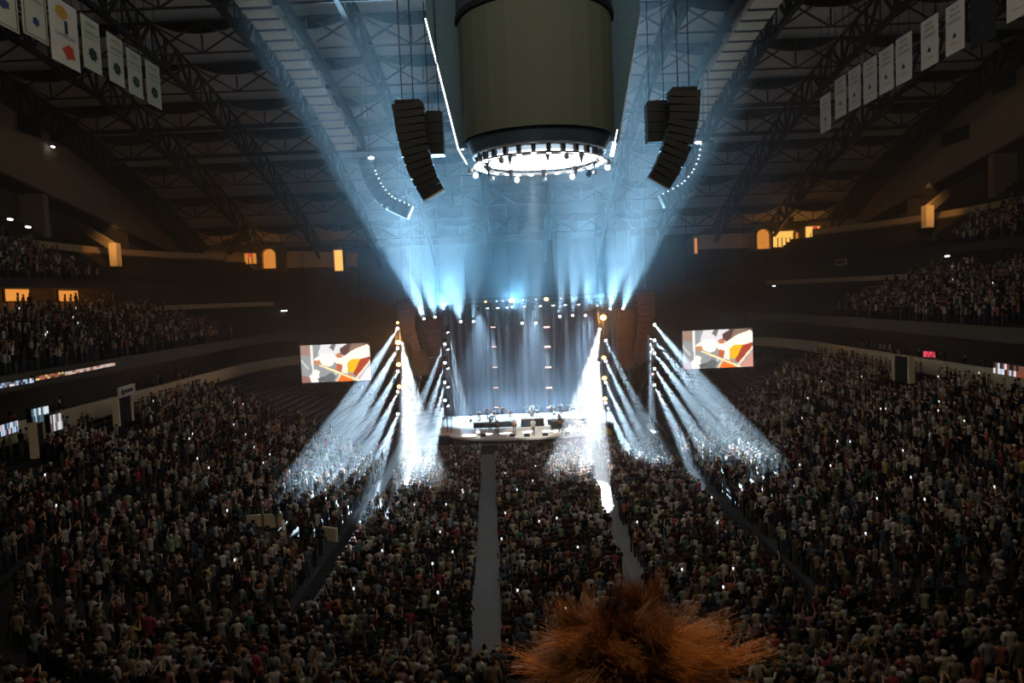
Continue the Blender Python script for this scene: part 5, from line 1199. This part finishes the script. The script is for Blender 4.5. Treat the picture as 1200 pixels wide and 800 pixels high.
# ------------------------------------------------------------------ balcony and the ginger-haired spectator right in front of the camera
b = MB().bb(-4, 5, -2.5, 2.35, 14.75, 14.93).build('floor_balcony', M['tread']); b['kind'] = 'structure'
HC = at(736, 806, 1.55); HC.y = 1.62
FS = 1.0; base = Vector((HC.x, HC.y - .02, HC.z + .02 - 1.66 * FS))
t = thing('theatre_seat', 'dark folding seat under the ginger-haired spectator, below the picture', 'seat', (base.x, base.y, 14.93))
MB().bb(base.x - .24, base.x + .24, base.y - .2, base.y + .28, base.z + .74, base.z + .82).build('seat_cushion', M['seat'], t); MB().bb(base.x - .24, base.x + .24, base.y - .28, base.y - .2, base.z + .8, base.z + 1.25).build('backrest', M['seat'], t)
MB().bb(base.x - .05, base.x + .05, base.y - .1, base.y + .1, 14.93, base.z + .74).build('pedestal', M['steel'], t)
o = make_person('spectator with bushy ginger-brown hair seen from behind at the bottom edge', base, -.05, 'arms down', (.05, .04, .04), (.10, .035, .012), (.02, .02, .03), FS, None, SEATED, True)
for c in o.children:
    if c.name.startswith('hair'): c.name = 'scalp_hair'
# bushy hair: thousands of tapered, bent strands rooted on the skull
NS, SEG = 30000, 7
cen = np.array([HC.x, HC.y, HC.z + .0]); 
ph = rng.uniform(0, 2 * PI, NS); ct = rng.uniform(-.35, 1, NS); stt = np.sqrt(1 - ct ** 2); n = np.stack([stt * np.cos(ph), stt * np.sin(ph), ct], 1)
root = cen + n * np.array([.092, .105, .105])
cl = rng.normal(size=(420, 3)) * np.array([1, 1, .9]); cl /= np.linalg.norm(cl, axis=1)[:, None]; ci = np.argmax(n @ cl.T, axis=1)       # strands gather in locks
lobe = .040 + .046 * np.abs(n[:, 0]) ** .8
L = lobe * rng.uniform(.6, 1.15, NS) * (1 + .10 * rng.normal(size=420)[ci]); long_ = rng.random(NS) < .02; L = np.where(long_, L * rng.uniform(1.05, 1.25, NS), L)
upv = np.array([0, -.05, .05]); cr_ = cl * .75 + rng.normal(0, .28, (420, 3)) + upv
out = cr_[ci] + n * .6 + rng.normal(0, .10, (NS, 3)); out /= np.linalg.norm(out, axis=1)[:, None]
bend = rng.normal(0, .8, (420, 3))[ci] + rng.normal(0, .25, (NS, 3)); bend += n * .45; bend[:, 2] -= .95
curl = rng.normal(0, 1, (420, 3))[ci] + rng.normal(0, .5, (NS, 3)); phs = rng.uniform(0, 6.28, 420)[ci] + rng.normal(0, .4, NS)
t_ = np.linspace(0, 1, SEG)
P = root[:, None] + out[:, None] * (L[:, None] * t_)[..., None] + bend[:, None] * (L[:, None] * t_ ** 2)[..., None] * .75
P = P + curl[:, None] * (np.sin(phs[:, None] + 5.5 * t_) * .016 * t_)[..., None]
rad = .00105 * (1 - t_ * .8); a = np.cross(out, rng.normal(size=(NS, 3))); a /= np.linalg.norm(a, axis=1)[:, None]; bb2 = np.cross(out, a)
V = []
for k in range(3): th = 2 * PI * k / 3; V.append(P + (a * math.cos(th) + bb2 * math.sin(th))[:, None] * rad[None, :, None])
V = np.stack(V, 2).reshape(-1, 3)                                     # strand, ring, corner
q = []
for s in range(SEG - 1):
    for k in range(3): q.append((s * 3 + k, s * 3 + (k + 1) % 3, (s + 1) * 3 + (k + 1) % 3, (s + 1) * 3 + k))
q = np.array(q); Fq = (q[None] + (np.arange(NS) * SEG * 3)[:, None, None]).reshape(-1, 4)
tone = (rng.random(420)[ci] * .6 + rng.random(NS) * .4) * (.35 + .65 * np.clip(np.abs(n[:, 0]) * 1.3, 0, 1) ** 1.5); colr = np.array([.07, .02, .006])[None] * (1 - tone[:, None] ** 1.3) + np.array([.95, .43, .10])[None] * tone[:, None] ** 1.3  # side strands lightened, middle darkened in the colour to copy rim light
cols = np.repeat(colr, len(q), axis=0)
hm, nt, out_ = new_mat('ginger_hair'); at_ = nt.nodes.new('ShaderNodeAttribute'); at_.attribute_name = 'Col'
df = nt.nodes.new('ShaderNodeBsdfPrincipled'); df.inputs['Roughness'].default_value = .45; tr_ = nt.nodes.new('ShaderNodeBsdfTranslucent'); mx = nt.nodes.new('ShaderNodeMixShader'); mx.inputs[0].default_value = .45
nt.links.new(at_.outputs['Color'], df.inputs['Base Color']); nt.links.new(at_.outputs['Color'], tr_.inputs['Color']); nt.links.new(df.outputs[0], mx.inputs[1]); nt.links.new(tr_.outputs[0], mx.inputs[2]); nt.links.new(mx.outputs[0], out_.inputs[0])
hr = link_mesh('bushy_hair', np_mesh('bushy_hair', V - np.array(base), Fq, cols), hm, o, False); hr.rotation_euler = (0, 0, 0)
hr.matrix_parent_inverse = Matrix.Rotation(.05, 4, 'Z')
# pair of warm fill panels added out of view to rim the hair
for sx, e_ in ((-1.5, 1.0), (1.4, .8)):
    lp_ = Vector((HC.x + sx, 2.7, 19.2)); area('balcony_lamp', lp_, ((lp_ - HC).to_track_quat('Z', 'Y').to_euler()), .4, .4, FILL_POWER[3] * e_, (1.0, .64, .32))
